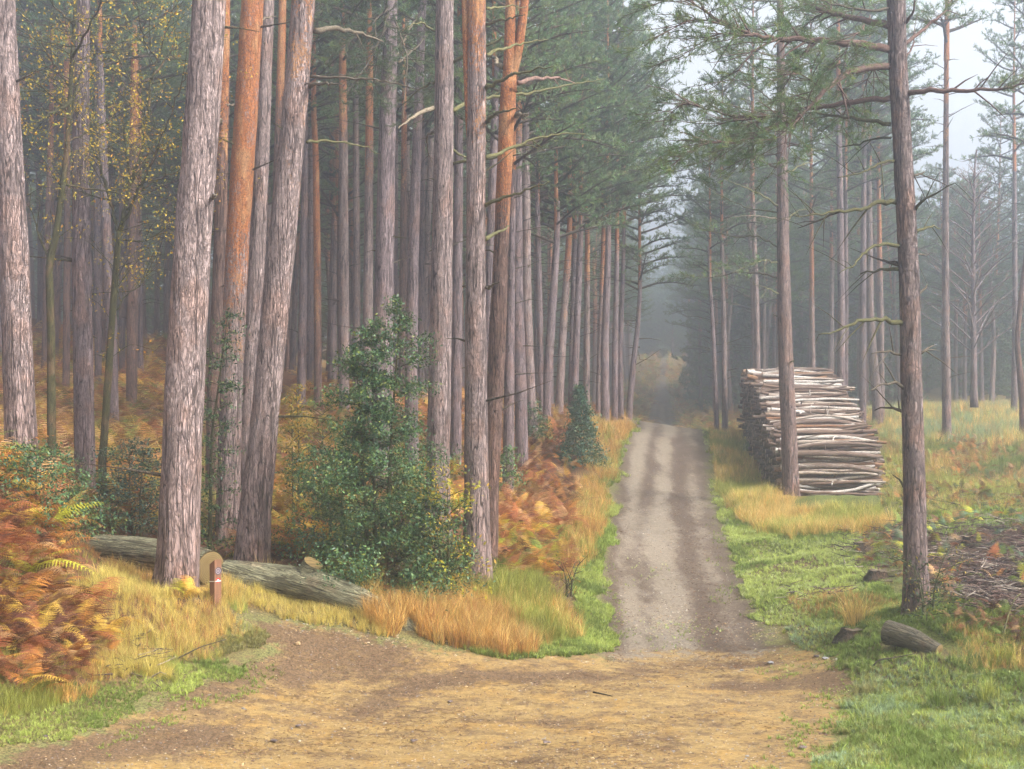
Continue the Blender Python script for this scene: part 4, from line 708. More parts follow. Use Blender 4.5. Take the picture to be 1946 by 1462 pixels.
# ------------------------------------------------------------------ hollies and young broadleaved bushes
HG = [np.array(c) for c in ((.045, .095, .035), (.08, .145, .045), (.035, .08, .038), (.18, .21, .04))]
def bush(name, label, cat, px, py, d, height, prof, nb, lpb, seed, pal=HG, leaf=.03, stems=1, m=None, rise=.25, extra=None, p=None, sigma=.09, stemcol=MOSST * .5, up=0.0, lean=(0, 0), fill=.35):
    rs = np.random.default_rng(seed); b = W(px, py, d); b[2] = h(b[0], b[1]); t = thing(name, label, cat, b); mb = MB(); ml = MB(); S = []
    for k_ in range(stems):
        o = rs.normal(size=2) * .06 * (stems > 1); top = np.array([b[0] + o[0] * 3 + lean[0], b[1] + lean[1], b[2] + height * (1 - .08 * k_)]); P = smooth_path([b + (o[0], o[1], -.2), b * .5 + top * .5 + (rs.normal() * .05, 0, 0), top], .15); S.append(P)
        tube(mb, P, np.linspace(.022 + height * .006, .004, len(P)), 6, stemcol, 0, False)
    LP = []
    for i in range(nb):
        q = (i + rs.random()) / nb; P = S[i % stems]; j = min(len(P) - 1, int(q * len(P))); R_ = prof(q) * rs.uniform(.7, 1.12); az = i * 2.4 + rs.uniform(-.4, .4); d_ = np.array([math.cos(az), math.sin(az), 0])
        e = P[j] + d_ * R_ + (0, 0, R_ * rise * rs.uniform(.2, 1.4)); e[2] = max(e[2], h(e[0], e[1]) + .08); mid = (P[j] + e) / 2 + (0, 0, .06 * R_)
        q_ = smooth_path([P[j], mid, e], .1); tube(mb, q_, np.linspace(.011, .003, len(q_)), 3, stemcol * .8, 0, False)
        n = int(lpb * (.35 + R_)); v = rs.random(n) ** fill; pts = P[j] + (e - P[j]) * v[:, None] + np.sin(v * 3.1)[:, None] * (0, 0, .06 * R_); sc_ = sigma * (.5 + v[:, None] * .9) * (.6 + R_ * .6)
        cl = pts + rs.normal(size=(n, 3)) * sc_ * (1, 1, .7); LP.append(cl)
    if extra: LP.append(extra(rs))
    L_ = np.concatenate(LP); L_ = L_[L_[:, 2] > h(L_[:, 0], L_[:, 1]) + .03]
    pr = p or [.4, .3, .2, .1]; cc = np.array([pal[i] for i in rs.choice(4, len(L_), p=pr)]) * rs.uniform(.7, 1.3, (len(L_), 1)); leafquads(ml, L_, leaf, rs, cc, 0, .7)
    link('stem', mb.mesh('stem', M_twig, off=b), t); link('foliage', ml.mesh('foliage', m or M_holly, off=b), t); return t
bush('holly_bush', 'big spreading dark green holly in the middle, in front of the straight grey pine', 'holly', 718, 1128, 22.6, 4.6, lambda q: 1.38 * (1 - q) ** .66 * (.72 + .28 * math.sin(q * 18)) + .12, 180, 210, 3, stems=3, leaf=.029, fill=.42, sigma=.085)
bush('holly_bush', 'low dark holly skirt spreading at the foot of the big holly toward the flaky pine', 'holly', 800, 1105, 22.4, 1.5, lambda q: .72 * (1 - q) ** .5 + .12, 50, 150, 13, stems=2, leaf=.033)
bush('holly_bush', 'low dark holly skirt at the left side of the big holly', 'holly', 650, 1050, 24.2, 2.1, lambda q: 1.0 * (1 - q) ** .5 + .15, 55, 130, 14, stems=2, leaf=.033)
bush('holly_bush', 'small cone-shaped dark holly standing in rust bracken near the track', 'holly', 1100, 865, 41, 2.25, lambda q: .82 * (1 - q) ** .95 + .05, 130, 70, 4, leaf=.045, sigma=.07, pal=[np.array((.035, .085, .045)), np.array((.055, .12, .055)), np.array((.03, .07, .045)), np.array((.09, .14, .05))])
bush('holly_bush', 'dark holly low behind the small cone-shaped one, at the slender pine foot', 'holly', 1008, 850, 43, 1.2, lambda q: .6 * (1 - q) ** .6 + .1, 50, 60, 5, leaf=.045)
bush('holly_sapling', 'tall thin holly sapling in front of the bright orange pine', 'holly', 398, 1030, 24.8, 4.3, lambda q: .62 * (1 - q) ** .35 * (.55 + .45 * math.sin(q * 25) ** 2) + .1, 46, 95, 6, leaf=.033, lean=(.32, 0), fill=.5)
bush('holly_bush', 'holly with arching twigs at the foot of the far left pine', 'holly', 70, 960, 20.8, 1.1, lambda q: .85 * (1 - q) ** .4 + .15, 40, 90, 7, leaf=.032, stems=2)
bush('holly_bush', 'holly in front of the dark mauve pine foot', 'holly', 150, 985, 24.5, 1.3, lambda q: .8 * (1 - q) ** .5 + .15, 36, 80, 8, leaf=.032, stems=2)
bush('holly_bush', 'blue-green holly on the slope left of the thickest trunk', 'holly', 262, 965, 26, 1.7, lambda q: .85 * (1 - q) ** .5 + .15, 60, 80, 9, leaf=.034, stems=2, pal=[np.array((.03, .07, .045)), np.array((.045, .09, .055)), np.array((.03, .06, .04)), np.array((.07, .1, .04))])
bush('holly_bush', 'small holly right of the flaky pine in the bracken', 'holly', 965, 900, 33, 1.4, lambda q: .5 * (1 - q) ** .6 + .1, 34, 60, 10, leaf=.038, pal=[np.array((.05, .11, .04)), np.array((.1, .18, .03)), np.array((.05, .1, .04)), np.array((.22, .26, .03))])
YB = [np.array((.34, .22, .03)), np.array((.26, .21, .04)), np.array((.14, .16, .04)), np.array((.42, .22, .04))]
bush('young_beech', 'yellow-leaved young tree left of the big holly', 'young tree', 563, 960, 28, 2.75, lambda q: .72 * (1 - .75 * q) * (.7 + .3 * math.sin(q * 20)), 80, 60, 11, pal=YB, leaf=.034, m=M_leaf, rise=.6, stems=2)
bush('young_beech', 'sparse yellow-green sapling between the young yellow tree and the big holly', 'young tree', 612, 1000, 27, 2.4, lambda q: .6 * (1 - .7 * q) + .1, 44, 40, 12, pal=[YB[2], YB[1], HG[1], YB[3]], leaf=.032, m=M_leaf, rise=.6)
bush('young_oak', 'yellow-leaved oak spray growing through the right side of the big holly', 'young tree', 850, 1085, 22.2, 1.9, lambda q: .5 * (1 - .4 * q) + .1, 26, 46, 15, pal=[np.array((.5, .42, .03)), np.array((.38, .36, .04)), np.array((.5, .3, .03)), np.array((.2, .22, .04))], leaf=.036, m=M_leaf, rise=.5)
bush('young_oak', 'little dark-stemmed seedling with yellow leaves on the green verge of the track', 'seedling', 1078, 1145, 24.5, .6, lambda q: .26 * (1 - .4 * q) + .05, 14, 30, 16, pal=YB, leaf=.026, m=M_leaf, rise=1.1, stems=3, stemcol=DEADT * .4)
bush('bramble', 'dark bramble with a few yellow leaves at the foot of the near right pine', 'bramble', 1765, 1160, 20.6, .75, lambda q: .42 * (1 - .3 * q) + .08, 26, 40, 17, pal=[np.array((.045, .08, .035)), np.array((.08, .11, .04)), np.array((.34, .26, .04)), np.array((.12, .08, .04))], leaf=.026, m=M_leaf, rise=.6, stems=3)

# ------------------------------------------------------------------ felled logs, marker post, stumps
def basis(o, z):       # orient an object's +Z along z
    o.rotation_mode = 'QUATERNION'; o.rotation_quaternion = Vector([float(v) for v in z]).to_track_quat('Z', 'Y')
LOGC = np.array((.42, .40, .25))
def felled(label, pts, seed, ends=(True, True), k=40, knot=None, col=LOGC, cut_tilt=None, cat='log', rgh=.035):
    A = np.array([[*W(a, b, d), w * d / F / 2] for a, b, w, d in pts]); Z = smooth_path(A, .07); base = Z[0, :3].copy(); z = unit(Z[-1, :3] - base)
    e = bpy.data.objects.new('fallen_log', None); C.objects.link(e); e.location = [float(v) for v in base]; tag(e, label, cat); basis(e, z); R_ = np.array(e.rotation_quaternion.to_matrix())
    L = (Z[:, :3] - base) @ R_; mb = MB(); tube(mb, L, Z[:, 3], k, col, 0, False, 0, rgh, 0, seed); link('bark', mb.mesh('bark', M_logbark), e)
    for j, on, sgn in ((0, ends[0], -1), (-1, ends[1], 1)):
        if not on: continue
        c = MB(); th = np.arange(k) / k * 6.2832; r = Z[j, 3]
        ring = [np.c_[np.cos(th) * r * f, np.sin(th) * r * f, np.full(k, zz)] for f, zz in ((.97, 0), (.93, .006), (.5, .008 + .01), (.02, .008))]
        V = np.concatenate(ring); V[:, 2] *= sgn; i = np.arange(k); Q = np.concatenate([np.stack([a * k + i, a * k + (i + 1) % k, (a + 1) * k + (i + 1) % k, (a + 1) * k + i], -1) for a in range(3)]); c.add(V, Q)
        o = link('cut_face', c.mesh('cut_face', M_cut), e, L[j]); nn = Vector([float(v) for v in unit(L[j] - L[j + sgn * -1])]) * sgn; o.rotation_mode = 'QUATERNION'; o.rotation_quaternion = nn.to_track_quat('Z', 'Y')
    if knot is not None:
        a, b, d, w, dr, ln = knot; p = (W(a, b, d) - base) @ R_; dv = unit(np.array(dr)) @ R_; c = MB(); tube(c, [p - dv * .12, p, p + dv * ln], [w * 1.25, w * 1.05, w], 20, col, 0, False, 0, .05); o = link('branch_stub', c.mesh('branch_stub', M_logbark), e)
        c = MB(); th = np.arange(20) / 20 * 6.2832; A_ = unit(np.cross(dv, (0, 0, 1.))); B_ = np.cross(dv, A_); cc = p + dv * (ln + .002); V = np.r_[cc + (np.cos(th)[:, None] * A_ + np.sin(th)[:, None] * B_) * w * .98, [cc + dv * .004]]; i = np.arange(20); c.add(V, None, np.c_[i, (i + 1) % 20, np.full(20, 20)]); link('cut_face', c.mesh('cut_face', M_cut), e)
    return e
felled('thick grey-green felled log behind the marker post, broad ochre sawn end showing', [(190, 1046, 60, 23.7), (260, 1052, 64, 23.1), (330, 1062, 68, 22.5), (400, 1080, 66, 21.9)], 1)
felled('long grey-green felled log sloping down into golden grass right of the marker post', [(430, 1094, 62, 22.2), (520, 1102, 62, 22.0), (600, 1112, 58, 21.7), (680, 1142, 54, 21.4), (760, 1188, 46, 21.0), (815, 1222, 36, 20.9)], 2, knot=(585, 1090, 21.75, .16, (.45, -.25, .8), .20))
felled('short dark sawn log with deep bark ridges lying in grass below the near right pine', [(1686, 1202, 48, 19.85), (1730, 1212, 42, 19.6), (1784, 1238, 28, 19.3)], 3, col=np.array((.20, .17, .12)), k=32, rgh=.05)
def stump(label, px, py, r, hh, seed, col=(.10, .075, .06), top=(.16, .12, .08)):
    rs = np.random.default_rng(seed); b = gnd(px, py); t = thing('tree_stump', label, 'stump', b); mb = MB(); Z = np.array([[0, 0, -.1], [0, 0, 0], [0, 0, hh * .5], [.01, 0, hh]]); tube(mb, Z, [r * 1.5, r * 1.3, r, r * .92], 18, col, 0, False, 0, .2, 0, seed); link('trunk', mb.mesh('trunk', M_logbark), t)
    c = MB(); th = np.arange(18) / 18 * 6.28; zz = hh + rs.uniform(-.02, .04, 18); V = np.r_[np.c_[np.cos(th) * r * .95, np.sin(th) * r * .95, zz], [[0, 0, hh + .01]]]; i = np.arange(18); c.add(V, None, np.c_[i, (i + 1) % 18, np.full(18, 18)], top); link('cut_face', c.mesh('cut_face', M_twig, False), t)
stump('dark rotten stump lying left of the near right pine, nearest to it', 1668, 1100, .17, .13, 1)
stump('dark mossy stump farther back left of the near right pine', 1640, 1050, .2, .18, 2)
stump('low dark lump of stump left of the short sawn log', 1622, 1212, .2, .1, 3)
stump('small black stump end among green bracken right of the near right pine', 1842, 1038, .13, .16, 4, (.04, .03, .03))
0 and stump('weathered grass-topped stump nearest to the green verge of the track', 1565, 1070, .25, .12, 5, (.12, .11, .06))

# marker post
pb = gnd(410, 1136); pb[1] = 20.4; pb = np.array([(409.5 - CX) * 20.4 / F, 20.4, 0]); pb[2] = h(pb[0], pb[1])
post = thing('marker_post', 'short brown wooden trail marker post with ringed emblem and red spot', 'marker post', pb); ztop = (YH - 1063) * 20.4 / F - pb[2]
M_post = plain_mat('brown_post_wood', (.17, .078, .04), .22, .75, 30, (1, 1, .15)); M_blackp = plain_mat('black_paint', (.03, .025, .035), .1, .5); M_greyp = plain_mat('grey_paint', (.30, .24, .27), .1, .5); M_redp = plain_mat('red_paint', (.50, .025, .02), .1, .5); M_whitep = plain_mat('white_paint', (.8, .8, .8), .05, .5)
s = .062; mb = MB(); bv = .005
prof = [(-s + bv, -s), (s - bv, -s), (s, -s + bv), (s, s - bv), (s - bv, s), (-s + bv, s), (-s, s - bv), (-s, -s + bv)]
Vb = np.array([(x, y, -.25) for x, y in prof]); Vt = np.array([(x, y, ztop - max(0, (y + s)) * .62) for x, y in prof]); i = np.arange(8)
mb.add(np.r_[Vb, Vt, [[0, 0, ztop - s * .62]]], np.stack([i, (i + 1) % 8, 8 + (i + 1) % 8, 8 + i], -1), np.c_[8 + i, 8 + (i + 1) % 8, np.full(8, 16)]); 
body = link('post', mb.mesh('post', M_post, False), post)
rotz = radians(48)
def disc(name, m, x0, z0, r0, r1, yoff, k=28):
    c = MB(); th = np.arange(k) / k * 6.2832; P1 = np.c_[x0 + np.cos(th) * r1, np.full(k, -s - yoff), z0 + np.sin(th) * r1]; i = np.arange(k)
    if r0 > 0: P0 = np.c_[x0 + np.cos(th) * r0, np.full(k, -s - yoff), z0 + np.sin(th) * r0]; c.add(np.r_[P0, P1], np.stack([i, k + i, k + (i + 1) % k, (i + 1) % k], -1))
    else: c.add(np.r_[P1, [[x0, -s - yoff, z0]]], None, np.c_[i, (i + 1) % k, np.full(k, k)])
    return link(name, c.mesh(name, m, False), post)
ez = ztop - .165
disc('emblem', M_greyp, 0, ez, 0, .056, .002); disc('ring', M_blackp, 0, ez, .043, .056, .004); disc('ring', M_blackp, 0, ez, .019, .030, .004); disc('ring', M_blackp, 0, ez, 0, .008, .004)
disc('red_spot', M_redp, 0, ez - .135, 0, .036, .002)
c = MB(); a_ = [(-.05, ez - .152), (-.05, ez - .144), (-.02, ez - .140), (-.012, ez - .122), (.004, ez - .122), (.018, ez - .138), (.05, ez - .146), (.05, ez - .152)]
c.add([(x, -s - .0045, z) for x, z in a_] + [(0, -s - .0045, ez - .146)], None, [(i, (i + 1) % 8, 8) for i in range(8)][::-1]); link('arrow', c.mesh('arrow', M_whitep, False), post)
c = MB(); c.add([(-s - .002, -s, ez - .153), (-s - .002, s, ez - .16), (-s - .002, s, ez - .151), (-s - .002, -s, ez - .143)], [(0, 1, 2, 3)]); link('white_band', c.mesh('white_band', M_whitep, False), post)
post.rotation_euler = (0, 0, rotz)

# ------------------------------------------------------------------ the log stack
def stacklog_mat():
    m, t, out = mat('stack_log_bark'); g = N(t); v = g.obj((1, 1, .25)); f = g.noise(v, 14, 4, .7); f2 = g.noise(g.obj((1, 1, .5)), 4, 3); r = g.rnd()
    base = g.attr('Col'); pale = g.mix(f2, (.38, .33, .28), (.56, .52, .47)); dark = g.mix(f2, (.10, .06, .045), (.20, .145, .11))
    k = g.math('ADD', g.math('MULTIPLY', f, 1.2), g.math('MULTIPLY_ADD', r, .8, -.5)); c = g.mix(g.ramp(k, .3, .6), pale, dark); c = g.mix(g.math('MULTIPLY', g.ramp(g.math('FRACT', g.math('MULTIPLY', r, 7.3)), .72, .8), .8), c, (.26, .13, .06)); c = g.mix(1.0, c, base, 'MULTIPLY')
    c = g.mix(g.ramp(g.vor(v, 22), .06, 0.0), c, (.07, .05, .04))
    g.l(g.pbsdf(c, .9, g.bump(f, .8, .015), .15), out.inputs[0]); return m
M_slog = stacklog_mat()
def stack_log(seed, k=9, gl=True):
    rs = np.random.default_rng(seed); L = 2.65 * rs.uniform(.9, 1.06); r = rs.choice([.035, .042, .05, .058, .075]) * rs.uniform(.9, 1.1); n = 9; u = np.linspace(-.5, .5, n); bx, by = rs.normal(size=2) * .09
    P = np.c_[bx * (1 - 4 * u * u) + np.cumsum(rs.normal(size=n)) * .012, by * (1 - 4 * u * u) + np.cumsum(rs.normal(size=n)) * .012, u * L]
    mb = MB(); tube(mb, P, r * (1.12 - .35 * (u + .5)) * rs.uniform(.93, 1.07, n), k, (1, 1, 1) if seed % 3 else (.8, .72, .66), 0, False, 0, .1, 0, seed)
    ends = [MB(), MB()]
    for j in (0, -1):
        th = np.arange(k) / k * 6.28; rr = r * (1.12 if j == 0 else .77) * .98; zz = P[j, 2] + (-.003 if j == 0 else .003)
        V = np.r_[np.c_[P[j, 0] + np.cos(th) * rr, P[j, 1] + np.sin(th) * rr, np.full(k, zz)], [[P[j, 0], P[j, 1], zz]]]; i = np.arange(k); ends[j].add(V, None, np.c_[i, (i + 1) % k, np.full(k, k)])
    if rs.random() < .5: q = P[rs.integers(2, 6)]; d_ = unit(rs.normal(size=3)); tube(mb, [q, q + d_ * .16, q + d_ * .26 + (0, 0, .03)], [.025, .02, .012], 5, (1, 1, 1), 0)
    return mb, ends, r
SL = [stack_log(500 + i) for i in range(20)]; SLM = [(a.mesh('log', M_slog), [e.mesh('sawn_end', M_endgrain, False) for e in b]) for a, b, r in SL]
logs = []
rsS = np.random.default_rng(77); ncol = 132
for c_ in range(ncol):
    q = c_ / (ncol - 1); y = 38.3 + q * 17; x = np.interp(y, [38.3, 43, 55.3], [8.72, 9.1, 10.55]); g0 = float(h(x, y)); g0 = min(g0, float(h(x - 1, y)), float(h(x + 1, y)))
    Ht = np.interp(y, [38.3, 39.5, 42, 46, 55.3], [1.45, 1.8, 2.15, 2.45, 2.6]) + rsS.normal() * .06; z = .05; lay = 0
    while z < Ht:
        i = rsS.integers(20); logs.append((c_, lay, i, x + rsS.normal() * .13, y + rsS.normal() * .05 + (.08 if lay % 2 else 0), g0 + z, rsS.normal() * .045, rsS.normal() * .04, rsS.random() * 6.28)); z += SL[i][2] * 1.72; lay += 1
tops = {}
for l in logs: tops[l[0]] = max(tops.get(l[0], 0), l[1])
indiv = sorted([l for l in logs if l[0] <= 4 or l[1] >= tops[l[0]]], key=lambda l: (l[0] > 3, l[1] < tops[l[0]], l[0]))[:296]; ids_ = set(id(l) for l in indiv); rest = [l for l in logs if id(l) not in ids_]
from mathutils import Euler
for n_, (c_, lay, i, x, y, z, a1, a2, roll) in enumerate(indiv):
    o = bpy.data.objects.new('log', SLM[i][0]); C.objects.link(o); o.location = (x, y, z); o.rotation_euler = Euler((a1, radians(90) + a2, 0)); o.rotation_mode = 'QUATERNION'; o.rotation_quaternion = (Euler((a1, radians(90) + a2, a2 * .7)).to_quaternion() @ Euler((0, 0, roll)).to_quaternion())
    tag(o, 'cut log on the top or near end of the long stack right of the track', 'log', 'logs on the long roadside stack')
    for e_ in SLM[i][1]: link('sawn_end', e_, o)
mb = MB(); me_ = MB()
for (c_, lay, i, x, y, z, a1, a2, roll) in rest:
    R_ = np.array((Euler((a1, radians(90) + a2, 0)).to_quaternion() @ Euler((0, 0, roll)).to_quaternion()).to_matrix())
    a, b, r = SL[i]; f = rsS.uniform(.6, 1.1)
    for (src, m_) in ((a, 0), (b[0], 1), (b[1], 1)):
        V = np.concatenate(src.V) @ R_.T + (x, y, z); o_ = 0
        Q = np.concatenate(src.Q) if src.Q else None; T = np.concatenate(src.T) if src.T else None
        mb.add(V, Q, T, (f, f * .95, f * .9), m_)
tag(link('packed_logs', mb.mesh('packed_logs', [M_slog, M_endgrain])), 'packed cut logs inside the long stack, their dark sawn ends facing the track', 'log stack', kind='stuff')

# ------------------------------------------------------------------ bracken
FC = dict(rust=(.33, .11, .04), orange=(.52, .22, .045), gold=(.68, .44, .07), tan=(.52, .31, .14), green=(.22, .30, .05), lime=(.52, .52, .04), brown=(.14, .05, .03), blue=(.13, .20, .11))
FC = {a: np.array(b) for a, b in FC.items()}
def frond(seed, npin=20, nleaf=11, L=.85, detail=True):
    rs = np.random.default_rng(seed); mb = MB(); t = np.linspace(0, 1, npin + 4); arch = rs.uniform(.5, .8)
    X = L * (t * .55 + .45 * t * t); Z = L * (.62 * np.sin(t * 2.2) * arch + .05); Z = Z - Z[0]; Y = np.cumsum(rs.normal(size=len(t))) * .004
    P = np.c_[X, Y, Z]; tube(mb, P, np.linspace(.005, .0012, len(P)), 3, (.8, .7, .6), 0, False); T = unit(np.gradient(P, axis=0))
    for i in range(4, len(P)):
        q = (i - 4) / npin; pl = .30 * L * (1 - q) ** .85 * (.75 + .25 * min(1, q * 6)) + .012
        for s_ in (-1, 1):
            side = np.array([0, s_, 0.]); d = unit(side + T[i] * .35 + np.array([0, 0, -.12 + rs.normal() * .08])); nrm = unit(np.cross(d, T[i])); inpl = unit(np.cross(nrm, d)); b = .75 + rs.random() * .5
            if not detail:
                w = inpl * pl * .06; dn = np.array([0, 0, -.18 * pl]); mb.add([P[i] - w, P[i] + w, P[i] + d * pl * .6 + w * .8 + dn * .3, P[i] + d * pl * .6 - w * .8 + dn * .3, P[i] + d * pl + dn], [(0, 1, 2, 3)], [(3, 2, 4)], (b, b, b)); continue
            m = max(3, int(nleaf * (pl / (.3 * L)) + 2)); v = (np.arange(m) + .5) / m; ll = .115 * pl * (1 - v) ** .7 + .005; wd = pl / m * .48
            dn = np.outer(v * v, (0, 0, -.2 * pl)); base = P[i] + d * pl * v[:, None] + dn
            for s2 in (-1, 1):
                tip = base + (inpl * s2 + d * .35) * ll[:, None] + rs.normal(size=(m, 3)) * ll[:, None] * .15; V = np.stack([base - d * wd, base + d * wd, tip], 1).reshape(-1, 3); mb.add(V, None, np.arange(3 * m).reshape(-1, 3), (b, b, b))
            mb.add([P[i] - inpl * .0015, P[i] + inpl * .0015, P[i] + d * pl + (0, 0, -.2 * pl)], None, [(0, 1, 2)], (b * .8,) * 3)
    V = np.concatenate(mb.V); Q = np.concatenate(mb.Q) if mb.Q else np.zeros((0, 4), int); T_ = np.concatenate(mb.T); return V, Q, T_, np.concatenate(mb.C)
FR = [frond(i) for i in range(5)]; FRL = [frond(20 + i, 12, 0, .85, False) for i in range(5)]
# individual ferns near the lens, each plant with its fronds as parts
fern_me = {}
def frond_mesh(i, key):
    if (i, key) not in fern_me:
        V, Q, T, vc = FR[i]; mb = MB(); mb.add(V, Q, T, vc * FC[key], 0); fern_me[(i, key)] = mb.mesh('frond', M_fern, False)
    return fern_me[(i, key)]
rsF = np.random.default_rng(99); FERN = [(-60, 960), (-20, 1010), (20, 970), (60, 1000), (10, 1060), (55, 1075), (80, 1040), (95, 1085), (40, 1130), (85, 1140), (115, 1150), (0, 1180), (165, 1175), (60, 1200), (100, 1215), (20, 1245), (-20, 1120), (145, 1235), (0, 1010), (75, 1262), (-30, 1290), (110, 1180), (190, 1225), (30, 1100)]
def fern(px, py, keys, nf, sc_, lab, grp=None, kk=0):
    b = gnd(px, py) if 0 <= px else np.array([(px - CX) * gnd(5, py)[1] / F, gnd(5, py)[1], 0]); b[2] = h(b[0], b[1]); t = thing('bracken_fern', lab, 'fern', b, grp); a0 = rsF.random() * 6.28
    for i in range(nf):
        o = link('frond', frond_mesh(rsF.integers(5), rsF.choice(keys)), t, (rsF.normal() * .05, rsF.normal() * .05, rsF.uniform(-.02, .12))); s_ = sc_ * rsF.uniform(.75, 1.2); o.scale = (s_, s_, s_ * rsF.uniform(.75, 1.25)); o.rotation_euler = (rsF.normal() * .2, rsF.uniform(-.35, .25), a0 + i * 6.28 / nf + rsF.normal() * .35)
for i, (a, b) in enumerate(FERN):
    keys = [['rust', 'rust', 'orange', 'tan'], ['orange', 'tan', 'rust'], ['orange', 'gold', 'tan'], ['rust', 'orange', 'lime', 'gold']][i % 4]
    if b > 1170: keys = ['tan', 'gold', 'rust', 'brown']
    fern(a, b, keys, 8, .82 if b > 1000 else .95, 'rust and orange bracken fern in the bank at the left edge', 'bracken ferns on the left bank')
for a, b, keys, lab in ((78, 1030, ['lime', 'gold'], 'bright yellow-green bracken fern on the left bank, uppermost of the yellow ones'), (45, 1105, ['lime', 'lime', 'green'], 'lime green bracken fern in the middle of the left bank'), (20, 1165, ['gold', 'orange', 'lime'], 'golden bracken fern at the left edge below the lime green one'),
                        (190, 985, ['gold', 'tan'], 'straw-yellow bracken at the foot of the dark mauve pine'), (350, 1150, ['gold', 'orange', 'lime'], 'small golden bracken fern at the foot of the thickest trunk'), (585, 1045, ['lime', 'gold'], 'pale yellow-green bracken fern between the leaning pine and the big holly'), (640, 1062, ['rust', 'orange'], 'rust bracken fern behind the sloping log'), (560, 1060, ['gold', 'orange'], 'gold bracken fern just right of the leaning pine foot')):
    fern(a, b, keys, 8, .95 if 'small' not in lab else .5, lab)

# zones of growth are drawn on the photograph and laid on the ground beneath
def scatter(n, zone, y0=11, y1=70, dens=1.0, rs=rng, pad=.0, road=.05):
    out = []; tot = 0; it = 0
    while tot < n and it < 60:
        it += 1; m = 40000;  y = y0 * (y1 / y0) ** rs.random(m); hw = .40 * y; x = rs.uniform(-1, 1, m) * hw; keep = rs.random(m) < (y / y1) ** 0 
        x, y = x[keep], y[keep]; z = h(x, y); px, py = proj(x, y, z); w_ = (fbm(x * 1.4 + 31, y * 1.4, 4) - .5); w2 = (fbm(x * 1.4, y * 1.4 + 77, 4) - .5); ok = in_poly(px + w_ * 2200 / y, py + w2 * 1100 / y, zone) & (track_sd(x, y) > road + (w_ - .08) * .9) & (sand_sd(x, y) > road + (w2 - .06) * 1.7); out.append(np.c_[x, y, z][ok]); tot += ok.sum()
    o = np.concatenate(out)[:n] if out else np.zeros((0, 3)); return o
def colors(n, keys, table, rs, jit=.22):
    base = np.array([table[k_] for k_ in keys]); w = rs.integers(len(keys), size=n); return base[w] * rs.uniform(1 - jit, 1 + jit, (n, 1))
rsB = np.random.default_rng(123)
BZ = [  # (polygon in photo px, number, colours, near detail, scale)
 ([(-300, 930), (30, 925), (130, 960), (130, 1000), (110, 1060), (125, 1120), (190, 1200), (170, 1290), (80, 1310), (-300, 1320)], 260, ['rust', 'rust', 'brown', 'tan', 'orange', 'gold', 'brown'], 1, .66),
 ([(-300, 600), (0, 615), (110, 640), (320, 660), (330, 760), (300, 1000), (440, 1005), (445, 1025), (200, 1018), (120, 960), (-300, 940)], 1900, ['rust', 'orange', 'tan', 'gold', 'rust', 'green', 'gold'], 0, 1.0),
 ([(480, 990), (560, 1000), (720, 1050), (700, 1130), (640, 1110), (570, 1068), (480, 1060)], 120, ['rust', 'orange', 'gold', 'lime', 'rust'], 1, .8),
 ([(470, 820), (560, 760), (880, 800), (880, 1000), (560, 1000), (500, 1000)], 420, ['orange', 'gold', 'rust', 'green', 'tan'], 1, .9),
 ([(925, 850), (1000, 810), (1090, 800), (1120, 880), (1105, 960), (1085, 1060), (1030, 1110), (930, 1110)], 560, ['rust', 'rust', 'tan', 'orange', 'brown', 'tan', 'gold', 'rust'], 1, .68),
 ([(930, 1020), (1040, 1020), (1060, 1080), (1010, 1115), (930, 1100)], 60, ['gold', 'lime', 'green', 'orange'], 1, .7),
 ([(560, 700), (1200, 760), (1200, 800), (1100, 820), (880, 830), (560, 770)], 600, ['tan', 'orange', 'rust', 'gold'], 0, .9),
 ([(1640, 1010), (1700, 960), (1950, 960), (2100, 980), (2100, 1130), (1800, 1120), (1660, 1090)], 90, ['green', 'blue', 'tan', 'orange', 'rust', 'brown', 'blue', 'lime'], 1, .42),
 ([(1680, 840), (1950, 840), (2100, 860), (2100, 970), (1680, 960)], 260, ['green', 'blue', 'tan', 'rust', 'brown', 'orange'], 1, .42),
 ([(1800, 1130), (1840, 1160), (2100, 1180), (2100, 1270), (1870, 1250), (1810, 1200)], 50, ['rust', 'tan', 'green', 'brown'], 1, .34),
 ([(1330, 690), (1420, 690), (1420, 810), (1340, 810)], 260, ['rust', 'tan', 'rust'], 0, 1.0),
]
mb = MB()
BZ += [([(1080, 600), (1480, 600), (1480, 830), (1080, 830)], 1300, ['tan', 'orange', 'gold', 'green', 'rust', 'green'], 0, 1.7)]
for poly, n, keys, near, s_ in BZ:
    P = scatter(n, poly, 13, 90, rs=rsB, road=.5) if s_ < 1.5 else scatter(n, poly, 80, 205, rs=rsB, road=.2); n = len(P)
    if not n: continue
    nf = 5
    for f in range(nf):
        sel = rsB.integers(5, size=n)
        for v in range(5):
            q = np.nonzero(sel == v)[0]
            if not len(q): continue
            V, Q, T, vc = (FR if near else FRL)[v]; m = len(q)
            pk = fbm(P[q, 0] * .45 + 3, P[q, 1] * .45 + 8, 2); cc = colors(m, keys, FC, rsB); 
            stamp(mb, V, Q, T, P[q] + np.c_[rsB.normal(size=(m, 2)) * .12, rsB.uniform(0, .15, m)], rsB.random(m) * 6.28 , s_ * rsB.uniform(.6, 1.15, m), cc * (.3 + 1.1 * pk[:, None]), 0, rsB.normal(size=m) * .38, vc)
tag(link('bracken', mb.mesh('bracken', M_fern, False)), 'rust, orange and gold autumn bracken covering the banks and slopes', 'bracken', kind='stuff')

